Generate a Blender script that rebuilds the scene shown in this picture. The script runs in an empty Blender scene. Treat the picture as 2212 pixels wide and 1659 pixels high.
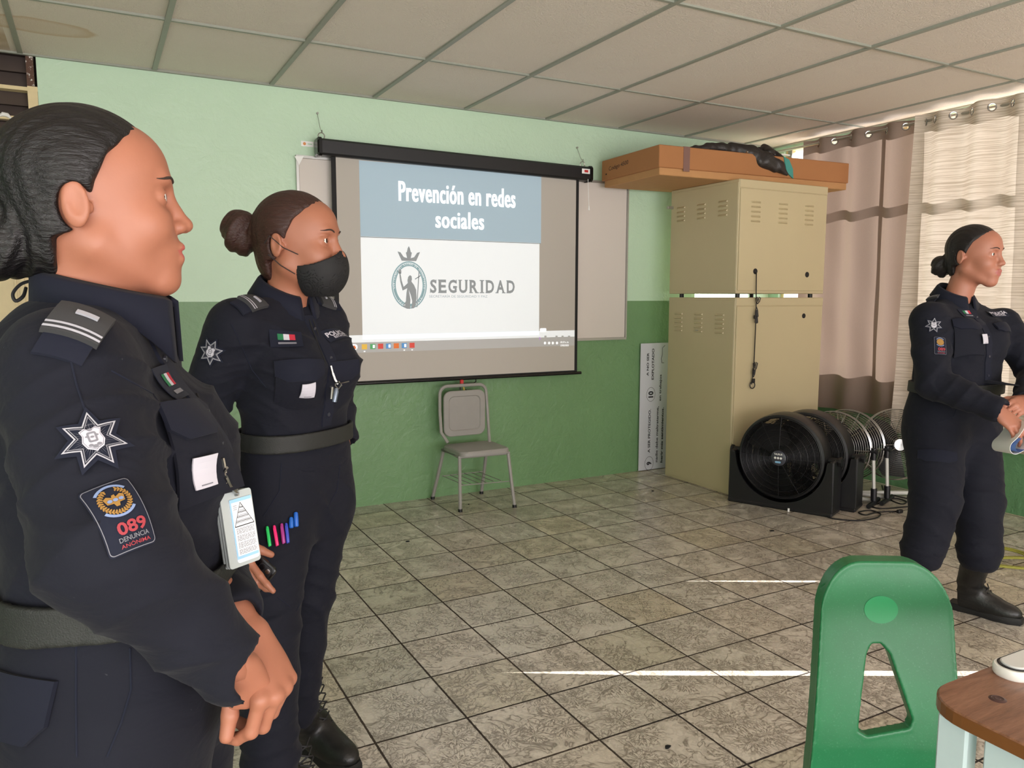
import bpy, math, random
import numpy as np
from mathutils import Vector
from mathutils.bvhtree import BVHTree

# ---------------------------------------------------------------- camera
W, H = 2212, 1659
F_PX, YAW, PITCH, ROLL, CAM_H = 1677.15, 0.4916, 0.1121, 0.0009, 1.3366
col = bpy.context.scene.collection
cy, sy = math.cos(YAW), math.sin(YAW)
FWD = np.array([sy*math.cos(PITCH), cy*math.cos(PITCH), -math.sin(PITCH)])
RT0 = np.array([cy, -sy, 0.0]); UP0 = np.cross(RT0, FWD)
RT = math.cos(ROLL)*RT0 + math.sin(ROLL)*UP0
UP = -math.sin(ROLL)*RT0 + math.cos(ROLL)*UP0
CAM = np.array([0.0, 0.0, CAM_H])
cam_d = bpy.data.cameras.new('camera'); cam = bpy.data.objects.new('camera', cam_d); col.objects.link(cam)
cam_d.sensor_width = 36.0; cam_d.lens = F_PX/W*36.0; cam_d.clip_start = 0.02; cam_d.clip_end = 100
M4 = np.eye(4); M4[:3, 0] = RT; M4[:3, 1] = UP; M4[:3, 2] = -FWD; M4[:3, 3] = CAM
from mathutils import Matrix
cam.matrix_world = Matrix(M4.tolist())
bpy.context.scene.camera = cam

def ray(x, y): return FWD*F_PX + RT*(x-W/2) - UP*(y-H/2)
def on_z(x, y, z=0.0): d = ray(x, y); return CAM + d*((z-CAM_H)/d[2])
def on_y(x, y, Y): d = ray(x, y); return CAM + d*(Y/d[1])
def on_x(x, y, X): d = ray(x, y); return CAM + d*(X/d[0])
def at(x, y, D): return CAM + ray(x, y)*(D/F_PX)

# ---------------------------------------------------------------- light
scn = bpy.context.scene
scn.view_settings.view_transform = 'Standard'; scn.view_settings.look = 'None'
scn.view_settings.exposure = 0.10; scn.view_settings.gamma = 1.0; scn.view_settings.use_curve_mapping = False
world = bpy.data.worlds.new('sky'); scn.world = world; world.use_nodes = True
wn = world.node_tree; wn.nodes.clear()
wo = wn.nodes.new('ShaderNodeOutputWorld'); wb = wn.nodes.new('ShaderNodeBackground')
wb.inputs[0].default_value = (1.0, 0.96, 0.97, 1); wb.inputs[1].default_value = 2.1
wn.links.new(wb.outputs[0], wo.inputs[0])
SUN_TRAVEL = Vector((-0.8794, 0.4762, -0.372)).normalized()
sd = bpy.data.lights.new('sun', 'SUN'); sd.energy = 26.0; sd.angle = 0.0015; sd.color = (1.0, 0.96, 0.92)
so = bpy.data.objects.new('sun', sd); col.objects.link(so)
so.rotation_euler = SUN_TRAVEL.to_track_quat('-Z', 'Y').to_euler(); so.location = (8, -3, 5)
def area(name, loc, target, sx, sy_, power, color):
    l = bpy.data.lights.new(name, 'AREA'); l.shape = 'RECTANGLE'; l.size = sx; l.size_y = sy_; l.energy = power; l.color = color
    o = bpy.data.objects.new(name, l); col.objects.link(o); o.location = loc
    o.rotation_euler = (Vector(target)-Vector(loc)).to_track_quat('-Z', 'Z').to_euler(); return o
# rear lamp: fill added to brighten the ceiling; left lamp: daylight at the wall opening
area('rear_fill_light', (1.2, -3.7, 0.9), (1.6, 1.0, 2.6), 5.5, 1.6, 200, (1.0, 0.92, 0.93))
area('left_window_light', (-1.62, -1.0, 1.5), (2.5, 2.6, 1.9), 2.6, 1.3, 28, (1.0, 0.95, 0.95))

# ---------------------------------------------------------------- materials
def lin(c):
    r = []
    for v in c:
        v /= 255.0
        r.append(v/12.92 if v <= 0.04045 else ((v+0.055)/1.055)**2.4)
    return r[0], r[1], r[2], 1.0
class NT:
    def __init__(s, name):
        s.m = bpy.data.materials.new(name); s.m.use_nodes = True; s.n = s.m.node_tree.nodes; s.l = s.m.node_tree.links
        s.b = s.n['Principled BSDF']
    def new(s, t, **kw):
        n = s.n.new('ShaderNode'+t)
        for k, v in kw.items():
            if k.startswith('i_'):
                key = k[2:].replace('_', ' ')
                n.inputs[int(key) if key.isdigit() else key].default_value = v
            else: setattr(n, k, v)
        return n
    def link(s, a, b): s.l.new(a, b)
    def coord(s, kind='Object'): return s.new('TexCoord').outputs[kind]
    def math(s, op, a, b=None, c=None, clamp=False):
        n = s.new('Math', operation=op); n.use_clamp = clamp
        for i, v in enumerate((a, b, c)):
            if v is None: continue
            if isinstance(v, (int, float)): n.inputs[i].default_value = v
            else: s.link(v, n.inputs[i])
        return n.outputs[0]
    def noise(s, vec, scale, detail=3, rough=0.55, dist=0.0):
        n = s.new('TexNoise'); n.inputs['Scale'].default_value = scale; n.inputs['Detail'].default_value = detail
        n.inputs['Roughness'].default_value = rough; n.inputs['Distortion'].default_value = dist
        if vec is not None: s.link(vec, n.inputs['Vector'])
        return n.outputs['Fac']
    def map(s, vec, scale=(1, 1, 1), loc=(0, 0, 0), rot=(0, 0, 0)):
        n = s.new('Mapping'); n.inputs['Scale'].default_value = scale; n.inputs['Location'].default_value = loc
        n.inputs['Rotation'].default_value = rot; s.link(vec, n.inputs['Vector']); return n.outputs[0]
    def ramp(s, fac, stops):
        n = s.new('ValToRGB'); e = n.color_ramp.elements
        while len(e) < len(stops): e.new(0.5)
        for el, (p_, c_) in zip(e, stops): el.position = p_; el.color = c_ if len(c_) == 4 else lin(c_)
        s.link(fac, n.inputs[0]); return n.outputs[0]
    def mix(s, fac, a, b, mode='MIX'):
        n = s.new('Mix', data_type='RGBA', blend_type=mode)
        for sock, v in ((n.inputs[0], fac), (n.inputs[6], a), (n.inputs[7], b)):
            if isinstance(v, (int, float)): sock.default_value = v
            elif isinstance(v, tuple): sock.default_value = v
            else: s.link(v, sock)
        return n.outputs[2]
    def bump(s, height, strength=0.3, dist=0.01):
        n = s.new('Bump'); n.inputs['Strength'].default_value = strength; n.inputs['Distance'].default_value = dist
        s.link(height, n.inputs['Height']); s.link(n.outputs[0], s.b.inputs['Normal']); return n
def gray(v): return (v, v, v, 1)
def mat(name, c, rough=0.6, metal=0.0, noise=0.0, nscale=20, bump=0.0, bscale=200, bdist=0.002, emit=None, spec=0.5, dirt=None):
    t = NT(name); b = t.b
    b.inputs['Roughness'].default_value = rough; b.inputs['Metallic'].default_value = metal
    b.inputs['Specular IOR Level'].default_value = spec
    base = lin(c); co = t.coord()
    f = t.noise(co, nscale, 4)
    lo = tuple(max(0, v*(1-noise)) for v in base[:3])+(1,); hi = tuple(min(1, v*(1+noise)) for v in base[:3])+(1,)
    colr = t.mix(f, lo, hi)
    if dirt:
        f2 = t.noise(co, dirt[1], 5, 0.7); mk = t.ramp(f2, [(dirt[2], gray(0)), (dirt[2]+0.06, gray(1))])
        colr = t.mix(mk, colr, lin(dirt[0]))
    t.link(colr, b.inputs['Base Color'])
    if bump: t.bump(t.noise(co, bscale, 3), bump, bdist)
    if emit:
        t.link(colr, b.inputs['Emission Color']); b.inputs['Emission Strength'].default_value = emit
    return t.m

# painted plaster: light green above, darker green below the line
def wall_mat(name, light, dark, line=1.306, rough=0.38, bstr=0.35):
    t = NT(name); co = t.coord(); g = t.new('SeparateXYZ'); t.link(co, g.inputs[0])
    up = t.math('GREATER_THAN', g.outputs[2], line)
    n1 = t.noise(co, 1.6, 4, 0.6)
    a = t.mix(n1, tuple(v*0.93 for v in lin(light)[:3])+(1,), tuple(v*1.05 for v in lin(light)[:3])+(1,))
    d = t.mix(n1, tuple(v*0.85 for v in lin(dark)[:3])+(1,), tuple(v*1.12 for v in lin(dark)[:3])+(1,))
    c = t.mix(up, d, a)
    # scuffs and old nail holes
    sp = t.noise(co, 9, 6, 0.75); mk = t.ramp(sp, [(0.71, gray(0)), (0.76, gray(0.4))])
    c = t.mix(mk, c, lin((95, 130, 105)))
    t.link(c, t.b.inputs['Base Color'])
    x = t.math('MULTIPLY_ADD', g.outputs[0], 0.28, -0.35, clamp=True)
    h1 = t.noise(co, 38, 5, 0.62, 0.6); h2 = t.noise(co, 8, 3, 0.5, 1.2)
    hh = t.math('ADD', t.math('MULTIPLY', h1, 0.6), h2)
    bp = t.bump(hh, bstr, 0.02)
    t.link(t.math('MULTIPLY_ADD', x, 0.35, bstr*0.6), bp.inputs['Strength'])
    t.b.inputs['Roughness'].default_value = rough
    return t.m
M = {}
M['wall_back'] = wall_mat('green_two_tone_paint', (196, 223, 196), (112, 150, 104))
M['wall_side'] = wall_mat('green_side_wall_paint', (178, 214, 190), (96, 140, 98))

# ceramic floor tiles with dark radiating veins
def floor_mat():
    t = NT('veined_floor_tile'); co = t.coord(); S = 0.3028
    p = t.map(co, (1/S, 1/S, 1), (-0.3751/S, -2.4373/S, 0))
    g = t.new('SeparateXYZ'); t.link(p, g.inputs[0])
    fx = t.math('FLOOR', g.outputs[0]); fy = t.math('FLOOR', g.outputs[1])
    ux = t.math('SUBTRACT', g.outputs[0], fx); uy = t.math('SUBTRACT', g.outputs[1], fy)
    # wobbly grout
    wob = t.math('MULTIPLY_ADD', t.noise(co, 60, 2), 0.012, 0.006)
    ex = t.math('MINIMUM', ux, t.math('SUBTRACT', 1.0, ux)); ey = t.math('MINIMUM', uy, t.math('SUBTRACT', 1.0, uy))
    e = t.math('MINIMUM', ex, ey)
    grout = t.math('LESS_THAN', e, wob)
    cid = t.new('CombineXYZ'); t.link(fx, cid.inputs[0]); t.link(fy, cid.inputs[1])
    wn_ = t.new('TexWhiteNoise', noise_dimensions='2D'); t.link(cid.outputs[0], wn_.inputs['Vector'])
    # veins radiate from a few centres in every tile
    off = t.new('VectorMath', operation='MULTIPLY_ADD'); t.link(wn_.outputs['Color'], off.inputs[0])
    off.inputs[1].default_value = (7, 7, 0); t.link(co, off.inputs[2])
    dn = t.new('TexNoise'); dn.inputs['Scale'].default_value = 11; dn.inputs['Detail'].default_value = 1; t.link(off.outputs[0], dn.inputs['Vector'])
    dv = t.new('VectorMath', operation='MULTIPLY_ADD'); t.link(dn.outputs['Color'], dv.inputs[0]); dv.inputs[1].default_value = (0.022, 0.022, 0); t.link(off.outputs[0], dv.inputs[2])
    vo = t.new('TexVoronoi', voronoi_dimensions='2D'); vo.inputs['Scale'].default_value = 7.5; vo.inputs['Randomness'].default_value = 0.95
    t.link(dv.outputs[0], vo.inputs['Vector'])
    sub = t.new('VectorMath', operation='SUBTRACT'); t.link(dv.outputs[0], sub.inputs[0]); t.link(vo.outputs['Position'], sub.inputs[1])
    s2 = t.new('SeparateXYZ'); t.link(sub.outputs[0], s2.inputs[0])
    ang = t.math('ARCTAN2', s2.outputs[1], s2.outputs[0])
    cv = t.new('CombineXYZ'); t.link(t.math('COSINE', ang), cv.inputs[0]); t.link(t.math('SINE', ang), cv.inputs[1])
    t.link(t.math('MULTIPLY_ADD', vo.outputs['Distance'], 1.3, t.math('MULTIPLY', wn_.outputs[0], 20)), cv.inputs[2])
    rn = t.noise(cv.outputs[0], 4.0, 2, 0.5, 0.5)
    ridge = t.math('ABSOLUTE', t.math('SUBTRACT', rn, 0.5))
    vein = t.ramp(ridge, [(0.0, gray(1)), (0.05, gray(0.55)), (0.11, gray(0))])
    fade = t.ramp(vo.outputs['Distance'], [(0.0, gray(1)), (0.4, gray(0.8)), (0.75, gray(0.15))])
    v1 = t.math('MULTIPLY', vein, fade)
    ln = t.noise(off.outputs[0], 8, 3, 0.55, 1.3)
    lr = t.math('ABSOLUTE', t.math('SUBTRACT', ln, 0.5))
    v2 = t.ramp(lr, [(0.0, gray(0.8)), (0.02, gray(0.4)), (0.045, gray(0))])
    vv = t.math('MAXIMUM', v1, v2)
    tone = t.ramp(wn_.outputs[0], [(0.0, (226, 216, 202)), (0.3, (229, 221, 210)), (0.7, (222, 217, 206)), (0.9, (224, 212, 190)), (1.0, (208, 205, 190))])
    big = t.noise(co, 3.0, 4, 0.6)
    tone = t.mix(t.math('MULTIPLY', big, 0.35), tone, lin((160, 152, 132)))
    cc = t.mix(t.math('MULTIPLY', vv, 0.9), tone, lin((84, 72, 58)))
    bl = t.ramp(t.noise(co, 5.5, 6, 0.7), [(0.66, gray(0)), (0.72, gray(0.5))])
    cc = t.mix(bl, cc, lin((140, 124, 98)))
    gw = t.ramp(t.noise(co, 2.2, 2), [(0.35, (70, 60, 50)), (0.65, (46, 38, 34))])
    cc = t.mix(grout, cc, gw)
    t.link(cc, t.b.inputs['Base Color'])
    rr = t.math('MULTIPLY_ADD', vv, 0.12, 0.25); rr = t.math('MAXIMUM', rr, t.math('MULTIPLY', grout, 0.9)); t.link(rr, t.b.inputs['Roughness'])
    hh = t.math('SUBTRACT', t.math('MULTIPLY', vv, -0.25), t.math('MULTIPLY', grout, 1.5))
    hh = t.math('ADD', hh, t.math('MULTIPLY', big, 0.6))
    t.bump(hh, 0.25, 0.002)
    return t.m
M['floor'] = floor_mat()
def ceil_mat():
    t = NT('textured_ceiling_tile'); co = t.coord()
    n1 = t.noise(co, 1.3, 3)
    c = t.mix(n1, lin((226, 214, 202)), lin((236, 226, 216)))
    # old water stain rings
    g = t.new('SeparateXYZ'); t.link(co, g.inputs[0])
    dx = t.math('MULTIPLY', t.math('SUBTRACT', g.outputs[0], -0.18), 3.0); dy = t.math('MULTIPLY', t.math('SUBTRACT', g.outputs[1], 4.22), 7.0)
    rr = t.math('SQRT', t.math('ADD', t.math('MULTIPLY', dx, dx), t.math('MULTIPLY', dy, dy)))
    rr = t.math('ADD', rr, t.math('MULTIPLY', t.noise(co, 6, 3), 0.35))
    st = t.ramp(rr, [(0.0, gray(0.35)), (0.72, gray(0.30)), (0.93, gray(0.75)), (1.0, gray(0))])
    c = t.mix(st, c, lin((206, 176, 142)))
    dx2 = t.math('LESS_THAN', g.outputs[0], -0.30)
    st2 = t.math('MULTIPLY', dx2, t.ramp(t.noise(co, 2.6, 3), [(0.35, gray(0)), (0.6, gray(0.7))]))
    c = t.mix(st2, c, lin((176, 146, 108)))
    t.link(c, t.b.inputs['Base Color']); t.b.inputs['Roughness'].default_value = 0.85
    h = t.math('ADD', t.noise(co, 85, 4, 0.6, 0.8), t.math('MULTIPLY', t.noise(co, 240, 2), 0.4))
    t.bump(h, 0.9, 0.008)
    return t.m
M['ceiling'] = ceil_mat()
M['tbar'] = mat('grey_green_ceiling_bar', (150, 153, 142), 0.5, noise=0.1)
M['dark_void'] = mat('dark_void', (52, 40, 34), 0.9)
M['cream_paint'] = mat('cream_door_paint', (222, 204, 158), 0.45, noise=0.08, dirt=((120, 90, 60), 12, 0.70))
M['dark_glass'] = mat('dark_tinted_louvre', (88, 78, 74), 0.25, noise=0.25, nscale=6)
M['black_plastic'] = mat('black_plastic', (24, 24, 27), 0.42, bump=0.05, bscale=500)
M['black_gloss'] = mat('black_gloss', (14, 14, 16), 0.22)
M['black_matte'] = mat('black_matte', (20, 20, 22), 0.75)
M['chrome'] = mat('chrome', (168, 168, 166), 0.22, 1.0)
M['steel'] = mat('worn_steel', (170, 168, 160), 0.35, 0.8, noise=0.15)
M['white_metal'] = mat('white_metal', (205, 205, 198), 0.4, noise=0.06)
M['screen_cloth'] = mat('screen_cloth', (186, 180, 172), 0.7, noise=0.03, nscale=2)
M['whiteboard'] = mat('whiteboard_gloss', (216, 208, 202), 0.18, noise=0.03, nscale=2)
M['alu'] = mat('aluminium', (190, 190, 186), 0.35, 0.7)
M['slide_blue'] = mat('projected_blue', (164, 186, 200), 0.7, emit=0.22)
M['slide_white'] = mat('projected_white', (214, 218, 220), 0.7, emit=0.5)
M['slide_bright'] = mat('projected_letters', (232, 234, 236), 0.7, emit=0.65)
M['slide_grey'] = mat('projected_grey', (150, 156, 160), 0.7, emit=0.12)
M['slide_teal'] = mat('projected_teal', (142, 172, 180), 0.7, emit=0.16)
M['slide_pale'] = mat('projected_pale', (184, 190, 194), 0.7, emit=0.2)
M['slide_bar'] = mat('projected_taskbar', (190, 190, 190), 0.7, emit=0.06)
for n_, c_ in dict(orange=(225, 120, 60), yellow=(232, 190, 80), green=(90, 170, 110), red=(215, 80, 70), blue=(90, 150, 210)).items():
    M['icon_'+n_] = mat('projected_'+n_, c_, 0.7, emit=0.2)
M['red'] = mat('red_label', (190, 40, 40), 0.5)
M['white'] = mat('white_paper', (244, 244, 242), 0.6)
M['poster'] = mat('white_vinyl_poster', (205, 206, 214), 0.45, noise=0.05, nscale=3, bump=0.15, bscale=5, bdist=0.02)
M['ink'] = mat('black_ink', (22, 22, 30), 0.6)
M['beige_metal'] = mat('beige_enamel', (196, 182, 146), 0.38, noise=0.05, nscale=4, bump=0.06, bscale=120, dirt=((120, 104, 76), 14, 0.735))
M['cardboard'] = mat('brown_cardboard', (170, 116, 72), 0.8, noise=0.08, nscale=4, bump=0.12, bscale=60)
M['cardboard_pale'] = mat('pale_cardboard', (188, 140, 92), 0.8, noise=0.08)
M['tape'] = mat('brown_packing_tape', (128, 96, 88), 0.3)
M['bag'] = mat('black_bag_fabric', (44, 40, 38), 0.45, bump=0.3, bscale=25, bdist=0.02)
M['teal'] = mat('teal_cloth', (70, 150, 140), 0.7)
M['chair_grey'] = mat('grey_chair_paint', (150, 147, 142), 0.45, noise=0.06, dirt=((80, 70, 60), 25, 0.72))
M['yellow'] = mat('yellow_ribbon', (226, 206, 110), 0.5)
M['cable_black'] = mat('black_cable', (28, 26, 26), 0.5)
M['cable_green'] = mat('yellow_green_cable', (150, 150, 60), 0.5)
M['brown_wood'] = None
def wood():
    t = NT('brown_wood_laminate'); co = t.map(t.coord(), (1.0, 9.0, 9.0))
    n = t.noise(co, 9, 5, 0.6, 0.6); n2 = t.noise(co, 60, 3)
    f = t.math('MULTIPLY_ADD', n2, 0.35, t.math('MULTIPLY', n, 0.75))
    c = t.ramp(f, [(0.3, (84, 52, 38)), (0.5, (122, 82, 60)), (0.72, (146, 104, 80))])
    t.link(c, t.b.inputs['Base Color']); t.b.inputs['Roughness'].default_value = 0.33; return t.m
M['brown_wood'] = wood()
M['wood_edge'] = mat('brown_edge_band', (112, 70, 34), 0.35, noise=0.15)
M['pale_blue_metal'] = mat('pale_blue_enamel', (190, 208, 212), 0.35, noise=0.04, dirt=((70, 64, 60), 30, 0.76))
def green_plastic():
    t = NT('green_moulded_plastic'); co = t.coord()
    n = t.noise(co, 7, 4, 0.6); sp = t.noise(co, 260, 2)
    c = t.mix(n, lin((20, 98, 56)), lin((32, 122, 74)))
    s_ = t.ramp(sp, [(0.60, gray(0)), (0.74, gray(0.3))]); c = t.mix(s_, c, lin((90, 150, 112)))
    t.link(c, t.b.inputs['Base Color']); t.b.inputs['Roughness'].default_value = 0.36
    t.bump(sp, 0.08, 0.001); return t.m
M['green_plastic'] = green_plastic()
M['green_smooth'] = mat('green_smooth_plastic', (20, 142, 84), 0.35)
def cloth_curtain(name, c1, c2, stripe, transl, fr):
    t = NT(name); co = t.coord(); g = t.new('SeparateXYZ'); t.link(co, g.inputs[0])
    if stripe:
        lo = t.map(co, (0.6, 0.6, 46)); w = t.noise(lo, 3.0, 4, 0.75, 0.3)
        f = t.ramp(w, [(0.44, gray(0)), (0.52, gray(1))]); c = t.mix(f, lin(c2), lin(c1))
    else:
        c = t.mix(t.noise(t.map(co, (1, 1, 1)), 350, 2), lin(c2), lin(c1))
        hem = t.math('GREATER_THAN', g.outputs[2], 2.39); c = t.mix(hem, c, lin((96, 86, 80)))
    d = t.new('BsdfDiffuse'); t.link(c, d.inputs[0]); tr = t.new('BsdfTranslucent'); t.link(c, tr.inputs[0])
    ms = t.new('MixShader'); ms.inputs[0].default_value = transl; t.link(d.outputs[0], ms.inputs[1]); t.link(tr.outputs[0], ms.inputs[2])
    b = t.new('Bump'); b.inputs['Strength'].default_value = 0.2; b.inputs['Distance'].default_value = 0.003
    t.link(t.noise(t.map(co, (60, 60, 300)), 3, 2), b.inputs['Height']); t.link(b.outputs[0], d.inputs['Normal'])
    t.link(ms.outputs[0], t.n['Material Output'].inputs['Surface']); return t.m
M['curtain_taupe'] = cloth_curtain('taupe_curtain_cloth', (146, 128, 116), (130, 114, 104), False, 0.15, 0)
M['curtain_cream'] = cloth_curtain('cream_slub_curtain_cloth', (214, 202, 188), (184, 170, 154), True, 0.09, 0)

# ---------------------------------------------------------------- mesh helpers
class MB:
    def __init__(s): s.v = []; s.f = []; s.mi = []; s.mats = []
    def m(s, material):
        if material not in s.mats: s.mats.append(material)
        return s.mats.index(material)
    def add(s, V, F, material=None):
        k = len(s.v); s.v.extend([tuple(map(float, p)) for p in V]); mi = s.m(material) if material else 0
        for f in F: s.f.append(tuple(int(i)+k for i in f)); s.mi.append(mi)
        return s
    def box(s, a, b, material=None, bev=0.0):
        x0, x1 = sorted((a[0], b[0])); y0, y1 = sorted((a[1], b[1])); z0, z1 = sorted((a[2], b[2]))
        if bev <= 0:
            V = [(x, y, z) for z in (z0, z1) for y in (y0, y1) for x in (x0, x1)]
            F = [(0, 2, 3, 1), (4, 5, 7, 6), (0, 1, 5, 4), (2, 6, 7, 3), (0, 4, 6, 2), (1, 3, 7, 5)]
            return s.add(V, F, material)
        b_ = min(bev, (x1-x0)/2.01, (y1-y0)/2.01, (z1-z0)/2.01)
        def ring(z, i):
            return [(x0+i, y0+b_, z), (x0+b_, y0+i, z), (x1-b_, y0+i, z), (x1-i, y0+b_, z), (x1-i, y1-b_, z), (x1-b_, y1-i, z), (x0+b_, y1-i, z), (x0+i, y1-b_, z)]
        R_ = [ring(z0, b_), ring(z0+b_, 0), ring(z1-b_, 0), ring(z1, b_)]
        return s.loft(R_, True, material)
    def loft(s, rings, caps=True, material=None, closed=True):
        n = len(rings[0]); V = [p for r in rings for p in r]; F = []
        for i in range(len(rings)-1):
            for j in range(n if closed else n-1):
                k = (j+1) % n; F.append((i*n+j, i*n+k, (i+1)*n+k, (i+1)*n+j))
        if caps: F.append(tuple(range(n))[::-1]); F.append(tuple(range((len(rings)-1)*n, len(rings)*n)))
        return s.add(V, F, material)
    def tube(s, pts, r, n=8, material=None, closed=False, flat=1.0, caps=True):
        P = np.array(pts, float); m_ = len(P); rr = np.full(m_, r) if np.isscalar(r) else np.array(r, float)
        T = np.zeros_like(P)
        for i in range(m_):
            a = P[(i-1) % m_] if (closed or i > 0) else P[i]; b = P[(i+1) % m_] if (closed or i < m_-1) else P[i]
            T[i] = (b-a)/max(1e-9, np.linalg.norm(b-a))
        ref = np.array([0, 0, 1.0]) if abs(T[0][2]) < 0.9 else np.array([1.0, 0, 0])
        N = np.cross(T[0], ref); N /= np.linalg.norm(N); rings = []
        for i in range(m_):
            N = N-T[i]*(N@T[i]); N /= max(1e-9, np.linalg.norm(N)); B = np.cross(T[i], N)
            rings.append([P[i]+rr[i]*(math.cos(a)*N+flat*math.sin(a)*B) for a in [2*math.pi*k/n for k in range(n)]])
        if closed: rings.append(rings[0]); caps = False
        return s.loft(rings, caps, material)
    def cyl(s, a, b, r, n=20, material=None, r2=None): return s.tube([a, b], [r, r if r2 is None else r2], n, material)
    def lathe(s, prof, c, ax='z', n=32, material=None, caps=False):
        rings = []
        for r, h in prof:
            ring = []
            for k in range(n):
                a = 2*math.pi*k/n; x, y = r*math.cos(a), r*math.sin(a)
                p = (x, y, h) if ax == 'z' else ((x, h, y) if ax == 'y' else (h, x, y))
                ring.append((c[0]+p[0], c[1]+p[1], c[2]+p[2]))
            rings.append(ring)
        return s.loft(rings, caps, material)
    def prism(s, poly, a, b, plane='xz', material=None):
        def P(u, v, w): return {'xz': (u, w, v), 'xy': (u, v, w), 'yz': (w, u, v)}[plane]
        return s.loft([[P(u, v, a) for u, v in poly], [P(u, v, b) for u, v in poly]], True, material)
    def torus(s, c, R_, r, ax='y', n=48, m_=6, material=None):
        pts = []
        for k in range(n):
            a = 2*math.pi*k/n; x, y = R_*math.cos(a), R_*math.sin(a)
            p = (x, 0, y) if ax == 'y' else ((x, y, 0) if ax == 'z' else (0, x, y)); pts.append((c[0]+p[0], c[1]+p[1], c[2]+p[2]))
        return s.tube(pts, r, m_, material, closed=True)
    def build(s, name, material=None, parent=None, smooth=False, mtx=None, **tags):
        me = bpy.data.meshes.new(name); V = np.array(s.v, float)
        if mtx is not None: V = V @ np.array(mtx)[:3, :3].T + np.array(mtx)[:3, 3]
        if parent is not None and parent.get('_abs'): V = V-np.array(parent['_abs'])
        me.from_pydata(V.tolist(), [], s.f)
        if s.mats:
            for mm in s.mats: me.materials.append(mm)
            me.polygons.foreach_set('material_index', s.mi)
        elif material: me.materials.append(material)
        me.polygons.foreach_set('use_smooth', [bool(smooth)]*len(me.polygons)); me.update()
        if smooth and smooth != 'all':
            try: me.set_sharp_from_angle(angle=math.radians(38))
            except Exception: pass
        o = bpy.data.objects.new(name, me); col.objects.link(o)
        if parent is not None:
            o.parent = parent
            if parent.get('_abs'): o['_abs'] = parent['_abs']
        for k, v in tags.items(): o[k] = v
        return o
def thing(name, loc, label, category, group=None, rz=0.0, absolute=False):
    o = bpy.data.objects.new(name, None); col.objects.link(o); o.location = loc; o.rotation_euler = (0, 0, rz)
    o.empty_display_size = 0.05
    o['label'] = label; o['category'] = category
    if group: o['group'] = group
    if absolute: o['_abs'] = [float(v) for v in loc]
    return o
def tag(o, label, category, group=None):
    o['label'] = label; o['category'] = category
    if group: o['group'] = group
    return o
def struct(o): o['kind'] = 'structure'; return o
def kids(o): return [c for c in bpy.data.objects if c.parent == o]
def copy_tree(o, parent=None):
    c = o.copy(); col.objects.link(c); c.parent = parent
    for ch in kids(o): copy_tree(ch, c)
    return c
def finish_abs():
    for o in bpy.data.objects:
        if '_abs' in o: del o['_abs']
# flat shapes: outlines and letters filled with triangles, in a u,v plane
def fill2d(polys, res=1):
    cu = bpy.data.curves.new('tmp', 'CURVE'); cu.dimensions = '2D'; cu.fill_mode = 'FRONT'
    for p_ in polys:
        sp = cu.splines.new('POLY'); sp.points.add(len(p_)-1); sp.use_cyclic_u = True
        for i, (x, y) in enumerate(p_): sp.points[i].co = (x, y, 0, 1)
    return _curve_tris(cu)
def _curve_tris(cu):
    o = bpy.data.objects.new('tmp', cu); col.objects.link(o)
    bpy.context.view_layer.update()
    me = o.evaluated_get(bpy.context.evaluated_depsgraph_get()).to_mesh()
    V = [tuple(v.co) for v in me.vertices]; F = [tuple(p_.vertices) for p_ in me.polygons]
    bpy.data.objects.remove(o); bpy.data.curves.remove(cu)
    return np.array(V)[:, :2] if V else np.zeros((0, 2)), F
def text2d(s_, size=1.0, sx=1.0, bold=0.0, align='CENTER', gap=1.0):
    cu = bpy.data.curves.new('tmp', 'FONT'); cu.body = s_; cu.size = size; cu.align_x = align; cu.fill_mode = 'FRONT'; cu.offset = bold*size
    cu.resolution_u = 3; cu.space_character = gap
    V, F = _curve_tris(cu); V = V*np.array([sx, 1.0]); return V, F
def fit(VF, cx, cyy, w, h):
    V, F = VF; a, b = V.min(0), V.max(0); s_ = (b-a); V = (V-(a+b)/2)/s_*np.array([w, h])+np.array([cx, cyy]); return V, F
def ellipse(cx, cyy, rx, ry, n=40): return [(cx+rx*math.cos(2*math.pi*k/n), cyy+ry*math.sin(2*math.pi*k/n)) for k in range(n)]
def rrect(cx, cyy, w, h, r, n=5):
    P = []
    for sx, sy_, a0 in ((1, 1, 0), (-1, 1, 90), (-1, -1, 180), (1, -1, 270)):
        for k in range(n+1):
            a = math.radians(a0+90*k/n); P.append((cx+sx*(w/2-r)+r*math.cos(a), cyy+sy_*(h/2-r)+r*math.sin(a)))
    return P
# ================================================================ ROOM
YW, XR, HC = 4.729, 4.95, 2.542
XL, YB = -1.7, -3.9
m = MB().box((XL-.2, YB, -0.1), (XR+.2, YW+.15, 0.0)); struct(m.build('floor', M['floor']))
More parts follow.
